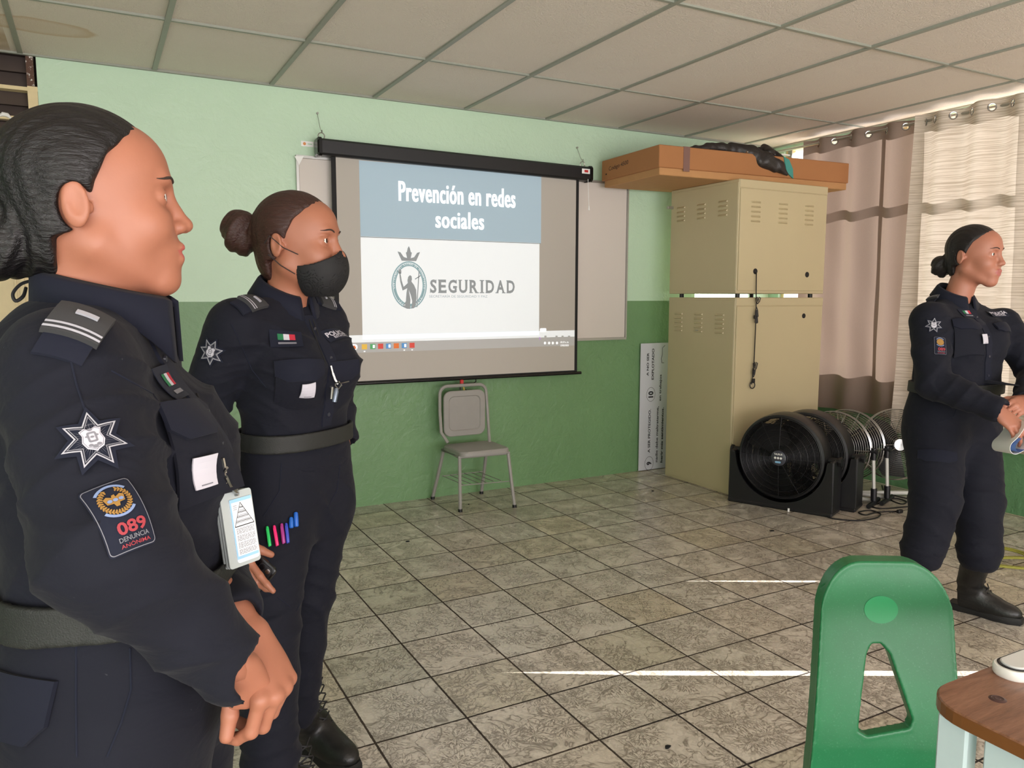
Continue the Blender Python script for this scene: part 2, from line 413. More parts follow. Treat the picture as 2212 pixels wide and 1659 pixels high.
# suspended ceiling: one mesh of inlaid tiles, a metal grid below them
GX, GY = 0.61, 1.212
gx = [-0.2605+GX*k for k in range(-3, 9)]; gx = [XL]+[x for x in gx if x > XL]+[XR+.02]
gy = [YW+.02, YW-0.872]+[YW-0.872-GY*k for k in range(1, 7)]; gy[-1] = YB
random.seed(4); m = MB()
for i in range(len(gx)-1):
    for j in range(len(gy)-1):
        x0, x1, y1, y0 = gx[i], gx[i+1], gy[j], gy[j+1]
        if j == 2 and abs(x0-(-0.2605+3*GX)) < .05: continue      # a tile is missing here
        dz = [random.uniform(-.004, .005) for _ in range(4)]; cz = random.uniform(-.006, .004)
        zc = HC+0.004; n = 4; V = []; F = []
        for a in range(n+1):
            for b in range(n+1):
                u, v = a/n, b/n
                z = dz[0]*(1-u)*(1-v)+dz[1]*u*(1-v)+dz[2]*(1-u)*v+dz[3]*u*v+cz*16*u*(1-u)*v*(1-v)
                V.append((x0+(x1-x0)*u, y0+(y1-y0)*v, zc+z))
        for a in range(n):
            for b in range(n): q = a*(n+1)+b; F.append((q, q+1, q+n+2, q+n+1))
        m.add(V, F, M['ceiling'])
m.box((XL-.2, YB, HC+.25), (XR+.2, YW+.15, HC+.3), M['dark_void'])
ceiling = struct(m.build('ceiling', smooth=True))
m = MB()
for x in gx[1:-1]: m.box((x-.012, YB, HC-.004), (x+.012, YW, HC+.012)); m.box((x-.002, YB, HC+.01), (x+.002, YW, HC+.04))
for y in gy[1:-1]: m.box((XL, y-.0075, HC-.003), (XR, y+.010, HC+.012))
m.box((XL, YW-.02, HC-.006), (XR, YW, HC+.012)); m.box((XR-.02, YB, HC-.006), (XR, YW, HC+.012))
struct(m.build('ceiling_grid', M['tbar'], ceiling))
# back wall with the doorway at its left end
DX = -0.196
m = MB().box((DX, YW, 0), (XR+.15, YW+.15, HC+.25)); m.box((XL-.2, YW, 0), (-1.10, YW+.15, HC+.25))
struct(m.build('wall_back', M['wall_back']))
m = MB().box((XL-.15, YB, 0), (XL, -2.6, HC+.25)).box((XL-.15, 0.6, 0), (XL, YW, HC+.25)).box((XL-.15, -2.6, 0), (XL, 0.6, 0.95)).box((XL-.15, -2.6, 2.35), (XL, 0.6, HC+.25))
struct(m.build('wall_left', M['wall_side']))
WY0, WY1, WZ0, WZ1 = -1.6, 4.62, 0.75, 2.515
m = MB().box((XR, YB, 0), (XR+.15, YW+.15, WZ0)).box((XR, YB, WZ1), (XR+.15, YW+.15, HC+.25)).box((XR, YB, WZ0), (XR+.15, WY0, WZ1)).box((XR, WY1, WZ0), (XR+.15, YW+.15, WZ1))
struct(m.build('wall_right', M['wall_side']))
# door_1: cream steel door, dark louvred transom, cream frame
door = thing('door_1', (-0.65, YW, 0), 'cream steel door under a dark louvred transom, beside the green wall', 'door', absolute=True); door['kind'] = 'structure'
m = MB()
fx0, fx1 = -1.10, DX
for z0, z1 in ((0, .0), (1.985, 2.055), (2.218, 2.236), (2.366, 2.384)):
    if z1 > z0: m.box((fx0, YW+.0, z0), (fx1, YW+.06, z1))
m.box((fx1-.045, YW+.001, 0), (fx1-.001, YW+.07, 2.39)); m.box((fx0, YW+.001, 0), (fx0+.045, YW+.07, HC))
m.build('door_frame', M['cream_paint'], door)
m = MB().box((fx1-.045, YW+.004, 2.39), (fx1-.012, YW+.07, HC)); m.build('bare_frame_end', mat('chipped_brown_paint', (88, 60, 46), 0.7, dirt=((235, 232, 225), 40, 0.55)), door)
m = MB()
for k in range(6):
    z = 2.05+k*.082
    V = [(fx0+.04, YW+.03, z), (fx1-.03, YW+.03, z), (fx1-.03, YW+.075, z+.085), (fx0+.04, YW+.075, z+.085)]
    V += [(x, y+.006, zz) for x, y, zz in V]
    m.add(V, [(0, 1, 2, 3), (7, 6, 5, 4), (0, 4, 5, 1), (1, 5, 6, 2), (2, 6, 7, 3), (3, 7, 4, 0)])
m.build('louvre', M['dark_glass'], door)
m = MB().box((fx0+.045, YW+.02, .01), (fx1-.045, YW+.055, 1.985)); m.box((fx1-.135, YW+.008, .05), (fx1-.115, YW+.02, 1.95)).box((fx1-.16, YW+.012, .05), (fx1-.15, YW+.02, 1.95)).box((fx1-.10, YW+.012, 1.93), (fx0+.1, YW+.02, 1.945))
for k in range(7): m.box((fx1-.30-k*.03, YW+.012, 1.2), (fx1-.315-k*.03, YW+.02, 1.9))
m.build('door_panel', M['cream_paint'], door)
m = MB()
rng = random.Random(3)
for k in range(5): 
    rr = []
    m.add([(-.35+.012*k+rng.uniform(-.004, .004), YW-.006, 2.214+rng.uniform(0, .012)) for _ in range(1)], [])
m = MB().tube([(-.372, YW-.004, 2.226), (-.352, YW-.01, 2.238), (-.334, YW-.01, 2.236), (-.318, YW-.004, 2.222)], [.004, .011, .011, .004], 8); m.build('putty_lump', M['white'], door, smooth=True)
MB().box((fx0-.05, YW+.10, 0), (fx1+.0, YW+.14, HC+.25)).build('sky_blocker', M['dark_void'], door)  # dark sheet added behind the doorway, blocks sky showing through the louvres
# window_1 behind the curtains: pale mullions and thin sky-lit glass
win = thing('window_1', (XR+.07, 1.5, WZ0), 'long window in the right wall behind the curtains', 'window', absolute=True); win['kind'] = 'structure'
m = MB(); m.box((XR+.02, WY0, WZ0), (XR+.12, WY1, WZ0+.05)).box((XR+.02, WY0, WZ1-.012), (XR+.12, WY1, WZ1)).box((XR+.03, WY0, 1.97), (XR+.1, WY1, 2.01))
y = WY1
while y > WY0: m.box((XR+.03, y-.03, WZ0), (XR+.1, y, WZ1)); y -= 1.03
m.build('window_frame', M['cream_paint'], win)
m = MB().box((XR-.02, WY0, WZ0-.03), (XR+.0, WY1, WZ0)); m.build('window_sill', M['wall_side'], win)

# ================================================================ SCREEN, WHITEBOARD
wbt = thing('whiteboard', (2.28, YW, 1.0), 'wide white glossy board on the green wall, partly behind the projection screen', 'whiteboard', absolute=True)
MB().box((1.10, YW-.018, 1.035), (3.475, YW, 2.145), None, .004).build('board_panel', M['whiteboard'], wbt)
m = MB(); m.box((1.085, YW-.026, 1.02), (3.485, YW, 1.036)).box((1.085, YW-.026, 2.145), (3.485, YW, 2.16)).box((1.085, YW-.026, 1.036), (1.10, YW, 2.145)).box((3.475, YW-.026, 1.036), (3.487, YW, 2.145))
m.build('board_frame', M['alu'], wbt)
V, F_ = fill2d([[(1.075, 2.15), (1.13, 2.155), (1.10, 2.10), (1.093, 2.12)]])
MB().add([(x, YW-.028, z) for x, z in V], F_).build('peeled_corner', M['white'], wbt)
YS = 4.655
scr = thing('projection_screen', (2.15, YS, .8), 'pull-down projection screen with black case, hung by wires and showing a blue and white slide', 'projection screen', absolute=True)
c0 = on_y(690, 322, YS); c1 = on_y(1268, 378, YS)
x0c, x1c, zc0, zc1 = 1.215, 3.085, 2.205, 2.186
m = MB(); hexr = [(-.042, -.036), (-.030, -.048), (.030, -.048), (.042, -.03), (.042, .03), (.028, .047), (-.028, .047), (-.042, .034)]
def casering(x, z, s=1.0): return [(x, YS-.004+u*s, z+v*s) for u, v in hexr]
m.loft([casering(x0c, zc0), casering(x1c, zc1)]); m.build('case', M['black_plastic'], scr)
for x, z, d in ((x0c, zc0, -1), (x1c, zc1, 1)):
    MB().loft([casering(x, z, 1.13), casering(x+d*.018, z, 1.13), casering(x+d*.026, z, .9)]).build('end_cap', M['black_gloss'], scr)
MB().box((x1c-.075, YS-.053, zc1-.005), (x1c-.01, YS-.051, zc1+.028), M['white']).box((x1c-.055, YS-.0545, zc1+.004), (x1c-.025, YS-.053, zc1+.02), M['red']).build('maker_label', None, scr)
def screen_patch(x0, x1, z0, z1, y, material, name, parent, nx=2, nz=2): return MB().box((x0, y, z0), (x1, y+.001, z1)).build(name, material, parent)
sx0, sx1 = 1.278, 3.02
MB().box((sx0, YS, .805), (sx1, YS+.002, 2.17)).build('screen_border', M['black_matte'], scr)
MB().box((sx0+.028, YS-.0016, .815), (sx1-.024, YS-.0002, 2.165)).build('screen_cloth', M['screen_cloth'], scr)
MB().tube([(sx0+.01, YS-.004, .802), (sx1+.03, YS-.004, .795)], .011, 10).build('bottom_bar', M['black_gloss'], scr, smooth=True)
m = MB().tube([(2.12, YS-.004, .79), (2.12, YS-.01, .765), (2.20, YS-.01, .765), (2.215, YS-.01, .775), (2.215, YS-.004, .795)], .0035, 6); m.box((2.105, YS-.018, .735), (2.128, YS-.004, .785), M['red'] )
m = MB().tube([(2.12, YS-.004, .79), (2.12, YS-.01, .765), (2.20, YS-.01, .765), (2.215, YS-.01, .775), (2.215, YS-.004, .795)], .0035, 6, M['black_gloss']).box((2.098, YS-.02, .752), (2.122, YS-.004, .792), M['red'], .004)
m.build('pull_handle', None, scr)
for xw, zc, zn in ((1.222, zc0, on_y(684, 245, YW)[2]), (3.045, zc1, on_y(1252, 320, YW)[2])):
    m = MB().tube([(xw, YW-.004, zn), (xw+.003, YS+.03, zc+.12), (xw+.004, YS, zc+.085)], .0016, 5)
    m.torus((xw+.002, YS, zc+.065), .019, .0032, 'y', 18, 6); m.torus((xw+.006, YS, zc+.092), .007, .002, 'x', 12, 5)
    m.cyl((xw, YW-.014, zn), (xw, YW, zn), .006, 10); m.build('hanging_wire', M['steel'], scr, smooth=True)
m = MB().tube([(3.062, YS-.05, zc1-.04), (3.066, YS-.052, 2.04), (3.072, YS-.05, 1.955)], .0018, 5, M['white']); m.tube([(3.072, YS-.05, 1.965), (3.072, YS-.05, 1.935)], [.003, .007], 8, M['white'])
m.build('pull_cord', None, scr)
# what the projector throws on the cloth
YP = YS-.0022
def px_scr(x, y): p_ = on_y(x, y, YP); return p_[0], p_[2]
img = MB().box((1.447, YP-.0004, 1.700), (2.715, YP, 2.15)).build('slide_title_band', M['slide_blue'], scr)
m = MB(); m.box((1.447, YP-.0004, 1.072), (2.703, YP, 1.700)); m.box((sx0+.03, YP-.0004, 1.055), (sx1-.026, YP, 1.10)); m.build('slide_white_area', M['slide_white'], scr)
MB().box((1.447, YP-.0008, 1.694), (2.713, YP, 1.699)).build('slide_rule', M['slide_grey'], scr)
m = MB(); m.box((sx0+.03, YP-.0004, .992), (sx1-.026, YP, 1.055)); m.build('slide_taskbar', M['slide_bar'], scr)
YT = YP-.0012
def txt(s_, x, z, w, h, bold, material, name, parent, y=YT, heavy=0.0):
    V, F_ = fit(text2d(s_, 1.0, 1.0, bold, gap=1.09 if heavy else 1.0), x, z, w-2*heavy, h); m = MB()
    for k, d in enumerate((-1, -.33, .33, 1) if heavy else (0,)): m.add([(a+d*heavy, y-.0001*k, b) for a, b in V], F_, material)
    return m.build(name, None, parent)
a_ = px_scr(853, 405); b_ = px_scr(1103, 435)
txt('Prevención en redes', 2.105, 1.985, .823, .122, .010, M['slide_bright'], 'slide_title', scr, heavy=.0032)
txt('sociales', 2.11, 1.825, .345, .108, .010, M['slide_bright'], 'slide_title', scr, heavy=.0032)
# serif word built from strokes
def serif_word(word, x, z, w, h):
    m = MB(); x0 = x; widths = dict(S=.72, E=.86, G=.98, U=1.0, R=1.0, I=.50, D=1.0, A=1.04)
    tot = sum(widths[c] for c in word)+.10*(len(word)-1); sc = w/tot
    for c in word:
        cw = widths[c]*sc; V, F_ = fit(text2d(c, 1.0, 1.0, .030), x0+cw/2, z, cw*(.45 if c == 'I' else .86), h)
        m.add([(a, YT, b) for a, b in V], F_, M['slide_grey'])
        t_ = h*.07; L, R_ = x0+cw*.02, x0+cw*.98
        bars = {'E': [(L, z+h/2-t_, x0+cw*.3, z+h/2), (L, z-h/2, x0+cw*.3, z-h/2+t_), (R_-cw*.13, z+h/2-h*.22, R_-cw*.05, z+h/2), (R_-cw*.10, z-h/2, R_, z-h/2+h*.25)],
                'U': [(L, z+h/2-t_, x0+cw*.38, z+h/2), (x0+cw*.66, z+h/2-t_, R_, z+h/2)], 'R': [(L, z-h/2, x0+cw*.40, z-h/2+t_), (L, z+h/2-t_, x0+cw*.3, z+h/2), (x0+cw*.75, z-h/2, R_+cw*.04, z-h/2+t_)],
                'I': [(L, z-h/2, R_, z-h/2+t_), (L, z+h/2-t_, R_, z+h/2)], 'D': [(L, z-h/2, x0+cw*.3, z-h/2+t_), (L, z+h/2-t_, x0+cw*.3, z+h/2)],
                'A': [(x0-cw*.02, z-h/2, x0+cw*.3, z-h/2+t_), (x0+cw*.66, z-h/2, R_+cw*.05, z-h/2+t_)], 'S': [(R_-cw*.14, z+h/2-h*.26, R_-cw*.06, z+h/2), (x0+cw*.05, z-h/2, x0+cw*.13, z-h/2+h*.26)],
                'G': [(R_-cw*.12, z+h/2-h*.28, R_-cw*.04, z+h/2), (x0+cw*.6, z-h*.04-t_/2, R_+cw*.02, z-h*.04+t_/2)]}.get(c, [])
        for q0, q1, q2, q3 in bars: m.box((q0, YT-.0003, q1), (q2, YT, q3), M['slide_grey'])
        x0 += cw+.10*sc
    return m
s0 = px_scr(928, 618); s1 = px_scr(1113, 622)
serif_word('SEGURIDAD', s0[0], 1.402, s1[0]-s0[0], .086).build('slide_wordmark', None, scr)
s2 = px_scr(927, 636); s3 = px_scr(1053, 641)
txt('SECRETARÍA DE SEGURIDAD Y PAZ', (s2[0]+s3[0])/2, s2[1]-.010, s3[0]-s2[0], .020, .015, M['slide_pale'], 'slide_subtitle', scr)
# emblem: crown over an oval ring with a robed figure holding torch and cross
ec = px_scr(884, 615); ex, ez = ec[0], ec[1]-.002; rx_, rz_ = .118, .148
m = MB()
def addp(polys, material, dy=0.0):
    V, F_ = fill2d(polys); m.add([(a, YT-dy, b) for a, b in V], F_, material)
addp([ellipse(ex, ez, rx_, rz_), ellipse(ex, ez, rx_-.008, rz_-.008)], M['slide_teal'])
addp([ellipse(ex, ez, rx_-.011, rz_-.011), ellipse(ex, ez, rx_*.76, rz_*.80)], M['slide_teal'])
crown = [(-.075, .205), (-.055, .20), (-.035, .172), (-.012, .165), (-.020, .20), (-.013, .203), (-.008, .225), (0, .24), (.008, .225), (.013, .203), (.020, .20), (.012, .165), (.035, .172), (.055, .20), (.075, .205), (.048, .148), (-.048, .148)]
addp([[(ex+a, ez+b+.002) for a, b in crown]], M['slide_grey'])
body = [(-.006, .052), (.006, .062), (.016, .055), (.018, .036), (.014, .022), (.032, .0), (.045, -.03), (.048, -.08), (.04, -.13), (.028, -.146), (.012, -.148), (.018, -.10), (.008, -.06), (-.004, -.03), (.006, -.09), (.002, -.15), (-.02, -.148), (-.045, -.135), (-.024, -.10), (-.020, -.05), (-.014, -.02), (-.045, -.035), (-.060, .02), (-.066, .075), (-.058, .078), (-.05, .028), (-.038, -.012), (-.010, .012), (-.012, .03)]
addp([[(ex+a, ez+b) for a, b in body]], M['slide_grey'], .0003)
addp([[(ex-.070, ez+.072), (ex-.052, ez+.070), (ex-.052, ez+.090), (ex-.062, ez+.102), (ex-.072, ez+.090)]], M['slide_grey'], .0003)
addp([[(ex+.046, ez-.14), (ex+.052, ez-.138), (ex+.070, ez+.095), (ex+.064, ez+.096)]], M['slide_grey'], .0003)
addp([[(ex+.038, ez+.040), (ex+.040, ez+.034), (ex+.080, ez+.058), (ex+.078, ez+.064)]], M['slide_grey'], .0003)
word = 'GOBIERNO DEL ESTADO DE GUANAJUATO'
for i, ch in enumerate(word):
    if ch == ' ': continue
    a = math.radians(188-196*i/(len(word)-1)); V, F_ = text2d(ch, .016, .9, .02)
    V = V-V.mean(0); r_ = a-math.pi/2; V = V @ np.array([[math.cos(r_), math.sin(r_)], [-math.sin(r_), math.cos(r_)]])
    m.add([(ex+.875*rx_*math.cos(a)+u, YT-.0006, ez+.89*rz_*math.sin(a)+v) for u, v in V], F_, M['slide_white'])
for s_, a0 in (('2024', 228), ('2030', 296)):
    for i, ch in enumerate(s_):
        a = math.radians(a0+i*8); V, F_ = text2d(ch, .016, .9, .02); V = V-V.mean(0); r_ = a+math.pi/2
        V = V @ np.array([[math.cos(r_), math.sin(r_)], [-math.sin(r_), math.cos(r_)]])
        m.add([(ex+.875*rx_*math.cos(a)+u, YT-.0006, ez+.89*rz_*math.sin(a)+v) for u, v in V], F_, M['slide_white'])
m.build('slide_emblem', None, scr)
for px, c_, dot in ((787, 'yellow', 1), (805, 'green', 0), (822, 'red', 0), (839, 'blue', 0), (856, 'orange', 0), (873, 'blue', 1), (890, 'red', 1)):
    q = px_scr(px, 741); m = MB().box((q[0]-.017, YT, 1.012), (q[0]+.017, YT+.0005, 1.044), M['icon_'+c_], .0001)
    if c_ in ('green', 'blue'): m.box((q[0]+.0, YT-.0004, 1.018), (q[0]+.013, YT, 1.038), M['slide_bright'])
    if dot: m.box((q[0]-.005, YT, .996), (q[0]+.005, YT+.0005, 1.002), M['slide_bright'])
    m.build('slide_taskbar_icon', None, scr)
q = px_scr(760, 741); V, F_ = fill2d([rrect(q[0]-.02, 1.028, .11, .036, .017)]); m = MB().add([(a, YT, b) for a, b in V], F_, M['slide_bright'])
V, F_ = fill2d([[(q[0]-.01, 1.018), (q[0]+.028, 1.018), (q[0]+.018, 1.038), (q[0]+.0, 1.034)]]); m.add([(a, YT-.0004, b) for a, b in V], F_, M['icon_orange']); m.build('slide_search_box', None, scr)
m = MB()
for k, s_ in enumerate(('09:19 a. m.', '27/02/2025')):
    q = px_scr(1222, 739+k*7); V, F_ = fit(text2d(s_, 1, 1, .02), q[0]-.01, q[1], .07, .013); m.add([(a, YT, b) for a, b in V], F_, M['slide_bright'])
for px in (1177, 1186, 1194, 1203):
    q = px_scr(px, 741); V, F_ = fill2d([ellipse(q[0], q[1], .009, .009, 14)]); m.add([(a, YT, b) for a, b in V], F_, M['slide_bright'])
m.build('slide_clock', None, scr)
m = MB()
for px in (1178, 1202, 1215, 1229):
    q = px_scr(px, 727); V, F_ = fill2d([rrect(q[0], q[1], .018, .014, .004)]); MB().add([(a, YT, b) for a, b in V], F_, M['slide_bar']).build('slide_status_icon', None, scr)
q = px_scr(1173, 713); V, F_ = fill2d([rrect(q[0], q[1], .052, .026, .008)]); m.add([(a, YT, b) for a, b in V], F_, M['slide_bright']); m.build('slide_tooltip', None, scr)
q = px_scr(1166, 732); V, F_ = fill2d([[(q[0]-.006, q[1]+.016), (q[0]+.010, q[1]), (q[0]+.0, q[1]-.002), (q[0]-.003, q[1]-.014)]])
MB().add([(a, YT-.0005, b) for a, b in V], F_, mat('projected_pointer', (190, 150, 215), .7, emit=.25)).build('slide_pointer', None, scr)
# ribbon tied to the handle
m = MB(); 
for d in (-.004, .006): m.tube([(2.115, YS-.024, .765), (2.118+d, YS-.03, .72), (2.112+d*2, YS-.03, .67), (2.106+d, YS-.028, .62), (2.104, YS-.028, .585)], [.006, .005, .006, .006, .002], 6, flat=.4)
m.tube([(2.108, YS-.026, .70), (2.118, YS-.033, .705), (2.128, YS-.026, .70)], .007, 6)
tag(m.build('yellow_ribbon', M['yellow'], smooth=True), 'yellow ribbon tied to the handle below the projection screen', 'ribbon')
m = MB().tube([(2.10, YS-.012, .765), (2.098, YS-.014, .725)], .006, 6).tube([(2.135, YS-.02, .72), (2.155, YS-.02, .69), (2.19, YS-.02, .655)], .004, 6).tube([(2.13, YS-.02, .73), (2.17, YS-.022, .70), (2.18, YS-.02, .66), (2.22, YS-.02, .672)], .003, 6)
tag(m.build('black_string', M['cable_black'], smooth=True), 'short black string knotted beside the yellow ribbon above the grey chair', 'string')
# sticker card on the wall
q0, q1 = on_y(650, 304, YW), on_y(677, 318, YW)
m = MB().box((q0[0], YW-.002, q1[2]), (q1[0], YW, q0[2]), M['white']); V, F_ = fill2d([ellipse(q0[0]+.02, (q0[2]+q1[2])/2, .009, .009, 16)])
m.add([(a, YW-.003, b) for a, b in V], F_, mat('orange_print', (225, 150, 90), .6)); m.box((q0[0]+.038, YW-.0028, (q0[2]+q1[2])/2-.003), (q1[0]-.008, YW-.0022, (q0[2]+q1[2])/2+.003), mat('pale_print', (190, 215, 190), .6))
tag(m.build('wall_sticker', None), 'small white sticker with an orange dot on the green wall above the whiteboard corner', 'sticker')

# ================================================================ GREY METAL CHAIR
ch = thing('metal_chair', (2.13, 4.5, 0), 'grey painted metal chair standing against the green wall under the screen', 'chair', absolute=True)
xa, xb = 1.955, 2.27; yb, yf = 4.62, 4.33
def arc(c, r, a0, a1, n, ax): return [(c[0]+r*math.cos(math.radians(a0+(a1-a0)*k/n)), c[1], c[2]+r*math.sin(math.radians(a0+(a1-a0)*k/n))) for k in range(n+1)]
LB, RB = (1.972, 4.56, .395), (2.262, 4.54, .375)
fr = [LB, (1.942, 4.60, .46), (1.940, 4.615, .60)]+arc((1.995, 4.62, .705), .052, 180, 90, 6, 0)+arc((2.225, 4.62, .705), .052, 90, 0, 6, 0)+[(2.283, 4.615, .60), (2.285, 4.60, .46), RB]
MB().tube(fr, .011, 8, None).build('back_frame', M['chair_grey'], ch, smooth=True)
def cushion(x0, x1, z0, z1, y, d, r, inset):
    o = rrect((x0+x1)/2, (z0+z1)/2, x1-x0, z1-z0, r, 6); i1 = rrect((x0+x1)/2, (z0+z1)/2, x1-x0-inset*2, z1-z0-inset*2, r*.7, 6); i2 = rrect((x0+x1)/2, (z0+z1)/2, x1-x0-inset*2-.012, z1-z0-inset*2-.012, r*.65, 6)
    L = lambda P, yy: [(u, yy, v) for u, v in P]
    return MB().loft([L(o, y+d), L(o, y+.004), L(rrect((x0+x1)/2, (z0+z1)/2, x1-x0-.008, z1-z0-.008, r*.95, 6), y), L(i1, y), L(i2, y+.006)][::-1])
cushion(1.963, 2.262, .425, .725, 4.60, .014, .05, .035).build('backrest', M['chair_grey'], ch, smooth=True)
so_ = [(u, v) for u, v in rrect(2.118, 4.445, .345, .31, .045, 6)]
MB().loft([[(u, v, .352) for u, v in so_], [(u, v, .372) for u, v in so_], [((u-2.118)*.96+2.118, (v-4.445)*.96+4.445, .380) for u, v in so_]]).build('seat', M['chair_grey'], ch, smooth=True)
MB().tube([(1.945, 4.33, .345), (1.945, 4.59, .345), (2.29, 4.57, .345), (2.285, 4.31, .345)], .010, 8, closed=True).build('seat_frame', M['chair_grey'], ch, smooth=True)
for a, b in (((1.960, 4.60, .35), (1.915, 4.69, 0)), ((1.952, 4.335, .345), (1.950, 4.325, 0)), ((2.275, 4.30, .345), (2.297, 4.255, 0)), ((2.262, 4.575, .35), (2.262, 4.665, 0))):
    mid = ((a[0]+b[0])/2, (a[1]+b[1])/2, (a[2]+b[2])/2)
    m = MB().tube([a, mid, (b[0], b[1], .012)], .0115, 8, M['chair_grey']); m.cyl((b[0], b[1], 0), (b[0], b[1], .018), .014, 10, M['black_plastic']); m.build('leg', None, ch, smooth=True)
m = MB()
for t_ in (0.0, 1.0): m.tube([(1.955+.0*t_, 4.335+.29*t_, .165), (2.285-.02*t_, 4.29+.33*t_, .165)], .003, 5)
for k in range(6): x = 1.98+k*.052; m.tube([(x, 4.33, .165), (x-.02, 4.625, .165)], .0025, 5)
m.build('wire_shelf', M['chair_grey'], ch)

# ================================================================ CABINETS
CX0, CX1, CY0, CY1 = 3.725, 4.555, 3.835, 4.515
def louvre(m, cx, cz, face, w=.085, n=5, p=.031, slant=0):
    for k in range(n):
        z = cz-k*p
        if face == 'y':
            V = [(cx-w/2, CY0, z), (cx+w/2, CY0, z), (cx+w/2-.006, CY0-.012, z-.012), (cx-w/2+.006, CY0-.012, z-.012), (cx-w/2, CY0, z-.017), (cx+w/2, CY0, z-.017)]
        else:
            V = [(CX0, cx+w/2, z), (CX0, cx-w/2, z), (CX0-.012, cx-w/2+.006, z-.012), (CX0-.012, cx+w/2-.006, z-.012), (CX0, cx+w/2, z-.017), (CX0, cx-w/2, z-.017)]
        m.add(V, [(0, 3, 2, 1), (3, 4, 5, 2), (0, 4, 3), (1, 2, 5)])
def cabinet(name, z0, z1, label, xs_side, zs_side, xs_front, zs_front, holes, ped):
    t = thing(name, ((CX0+CX1)/2, (CY0+CY1)/2, z0), label, 'cabinet', 'beige steel cabinets stacked in the corner', absolute=True)
    m = MB().box((CX0, CY0+.004, z0), (CX1, CY1, z1), None, .004); m.box((CX0+.004, CY0-.0005, z1-.055), (CX1-.004, CY0+.005, z1-.002), None, .002)
    m.build('cabinet_body', M['beige_metal'], t)
    m = MB().box((CX0+.010, CY0-.003, z0+.02), (CX1-.010, CY0+.004, z1-.060), None, .002)
    for x in xs_front: louvre(m, x, zs_front, 'y')
    m.build('back_panel', M['beige_metal'], t)
    for x, z, r in holes: MB().cyl((x, CY0-.0045, z), (x, CY0+.001, z), r, 20).build('vent_hole', M['black_matte'], t)
    m = MB().box((CX0-.002, CY0+.012, z0+.02), (CX0+.004, CY1-.02, z1-.02), None, .001)
    for y in xs_side: louvre(m, y, zs_side, 'x', .085, 4 if ped else 5, .030)
    m.build('door', M['beige_metal'], t)
    if ped:
        for x in (CX0+.06, CX1-.08):
            for y in (CY0+.05, CY1-.07): MB().cyl((x, y, z0-.026), (x, y, z0), .016, 12).build('foot', M['black_plastic'], t)
    return t
lo = cabinet('steel_cabinet', 0.0, 1.332, 'tall beige steel cabinet standing on the floor behind the black fans', (4.40, 4.19, 3.98), 1.225, (), 1.2, [(4.36, 1.205, .017)], False)
MB().box((CX0-.006, 4.19, 1.09), (CX0+.001, 4.215, 1.105)).build('latch', M['steel'], lo)
upc = cabinet('steel_cabinet', 1.358, 2.098, 'beige steel cabinet stacked on top of the tall one, under the cardboard box', (4.40, 4.19, 3.98), 1.975, (3.87, 4.12, 4.37), 1.965, [(3.885, 1.505, .019), (4.375, 1.490, .019)], True)
MB().box((CX0-.05, CY1-.03, 1.965), (CX0, CY1-.01, 1.985), None, .002).build('hasp', M['steel'], upc)
# cable hanging out of the round hole
cp = on_y(1640, 592, CY0-.01); xh, zh = 3.885, 1.505; yc = CY0-.014
pts = [(xh, CY0+.01, zh), (xh, yc, zh-.01), (xh+.004, yc, 1.36), (xh+.008, yc, 1.30), (xh+.004, yc-.004, 1.22), (xh+.01, yc, 1.12), (xh+.008, yc, .95), (xh+.006, yc, .86)]
m = MB().tube(pts, .0035, 6)
def bow(cx, z, w, h):
    for s_ in (-1, 1): m.tube([(cx, yc-.006, z), (cx+s_*w*.7, yc-.008, z+h*.35), (cx+s_*w, yc-.01, z+h*.9), (cx+s_*w*.4, yc-.01, z+h), (cx, yc-.008, z+h*.3)], .0032, 6)
bow(xh+.014, 1.29, .022, .045); bow(xh+.006, 1.27, .014, -.07); bow(xh+.006, 1.22, .012, -.06); bow(xh+.01, .84, .020, .06); bow(xh+.0, .80, .012, .05)
m.torus((xh-.004, yc-.004, .745), .022, .0035, 'y', 20, 6); m.box((xh-.012, yc-.014, .76), (xh+.012, yc, .79), None, .003); m.box((xh-.014, yc-.014, 1.19), (xh+.004, yc, 1.215), None, .003)
m.tube([(xh, yc, .86), (xh-.006, yc-.004, .80), (xh-.012, yc-.004, .75)], .0035, 6)
tag(m.build('power_cable', M['cable_black'], smooth=True), 'thin black cable knotted in bows, hanging from the hole of the upper cabinet', 'cable')
# flat cardboard box lying on top
BZ = 2.099
bx = thing('cardboard_box', (3.99, 4.2, BZ), 'long flat brown cardboard box lying on top of the stacked cabinets', 'box', absolute=True)
def rot4(P, c, a): return [(c[0]+(x-c[0])*math.cos(a)-(y-c[1])*math.sin(a), c[1]+(x-c[0])*math.sin(a)+(y-c[1])*math.cos(a), z) for x, y, z in P]
BC, BA = (3.16, 3.955), math.radians(-3.0)
def bbox_(mb, a, b, material, bev=.004):
    q = MB().box(a, b, material, bev); q.v = rot4(q.v, BC, BA); mb.add(q.v, q.f, material); return mb
bbox_(MB(), (3.175, 3.970, BZ), (4.800, 4.62, BZ+.09), M['cardboard_pale']).build('box_tray', None, bx)
bbox_(MB(), (3.16, 3.955, BZ+.045), (4.80, 4.635, BZ+.183), M['cardboard']).build('box_lid', None, bx)
m = bbox_(MB(), (3.345, 3.952, BZ+.03), (3.395, 3.956, BZ+.1845), M['tape'], .001); bbox_(m, (3.345, 3.952, BZ+.183), (3.395, 4.3, BZ+.1845), M['tape'], .0005); m.build('packing_tape', None, bx)
m = MB(); V, F_ = fit(text2d('Código 4500', 1, 1, -.005), 0, 0, .24, .036)
P = rot4([(3.1588, 4.42-u, BZ+.118+v*1.0+u*0.05) for u, v in V], BC, BA); m.add(P, F_, M['ink']); m.build('handwriting', None, bx)
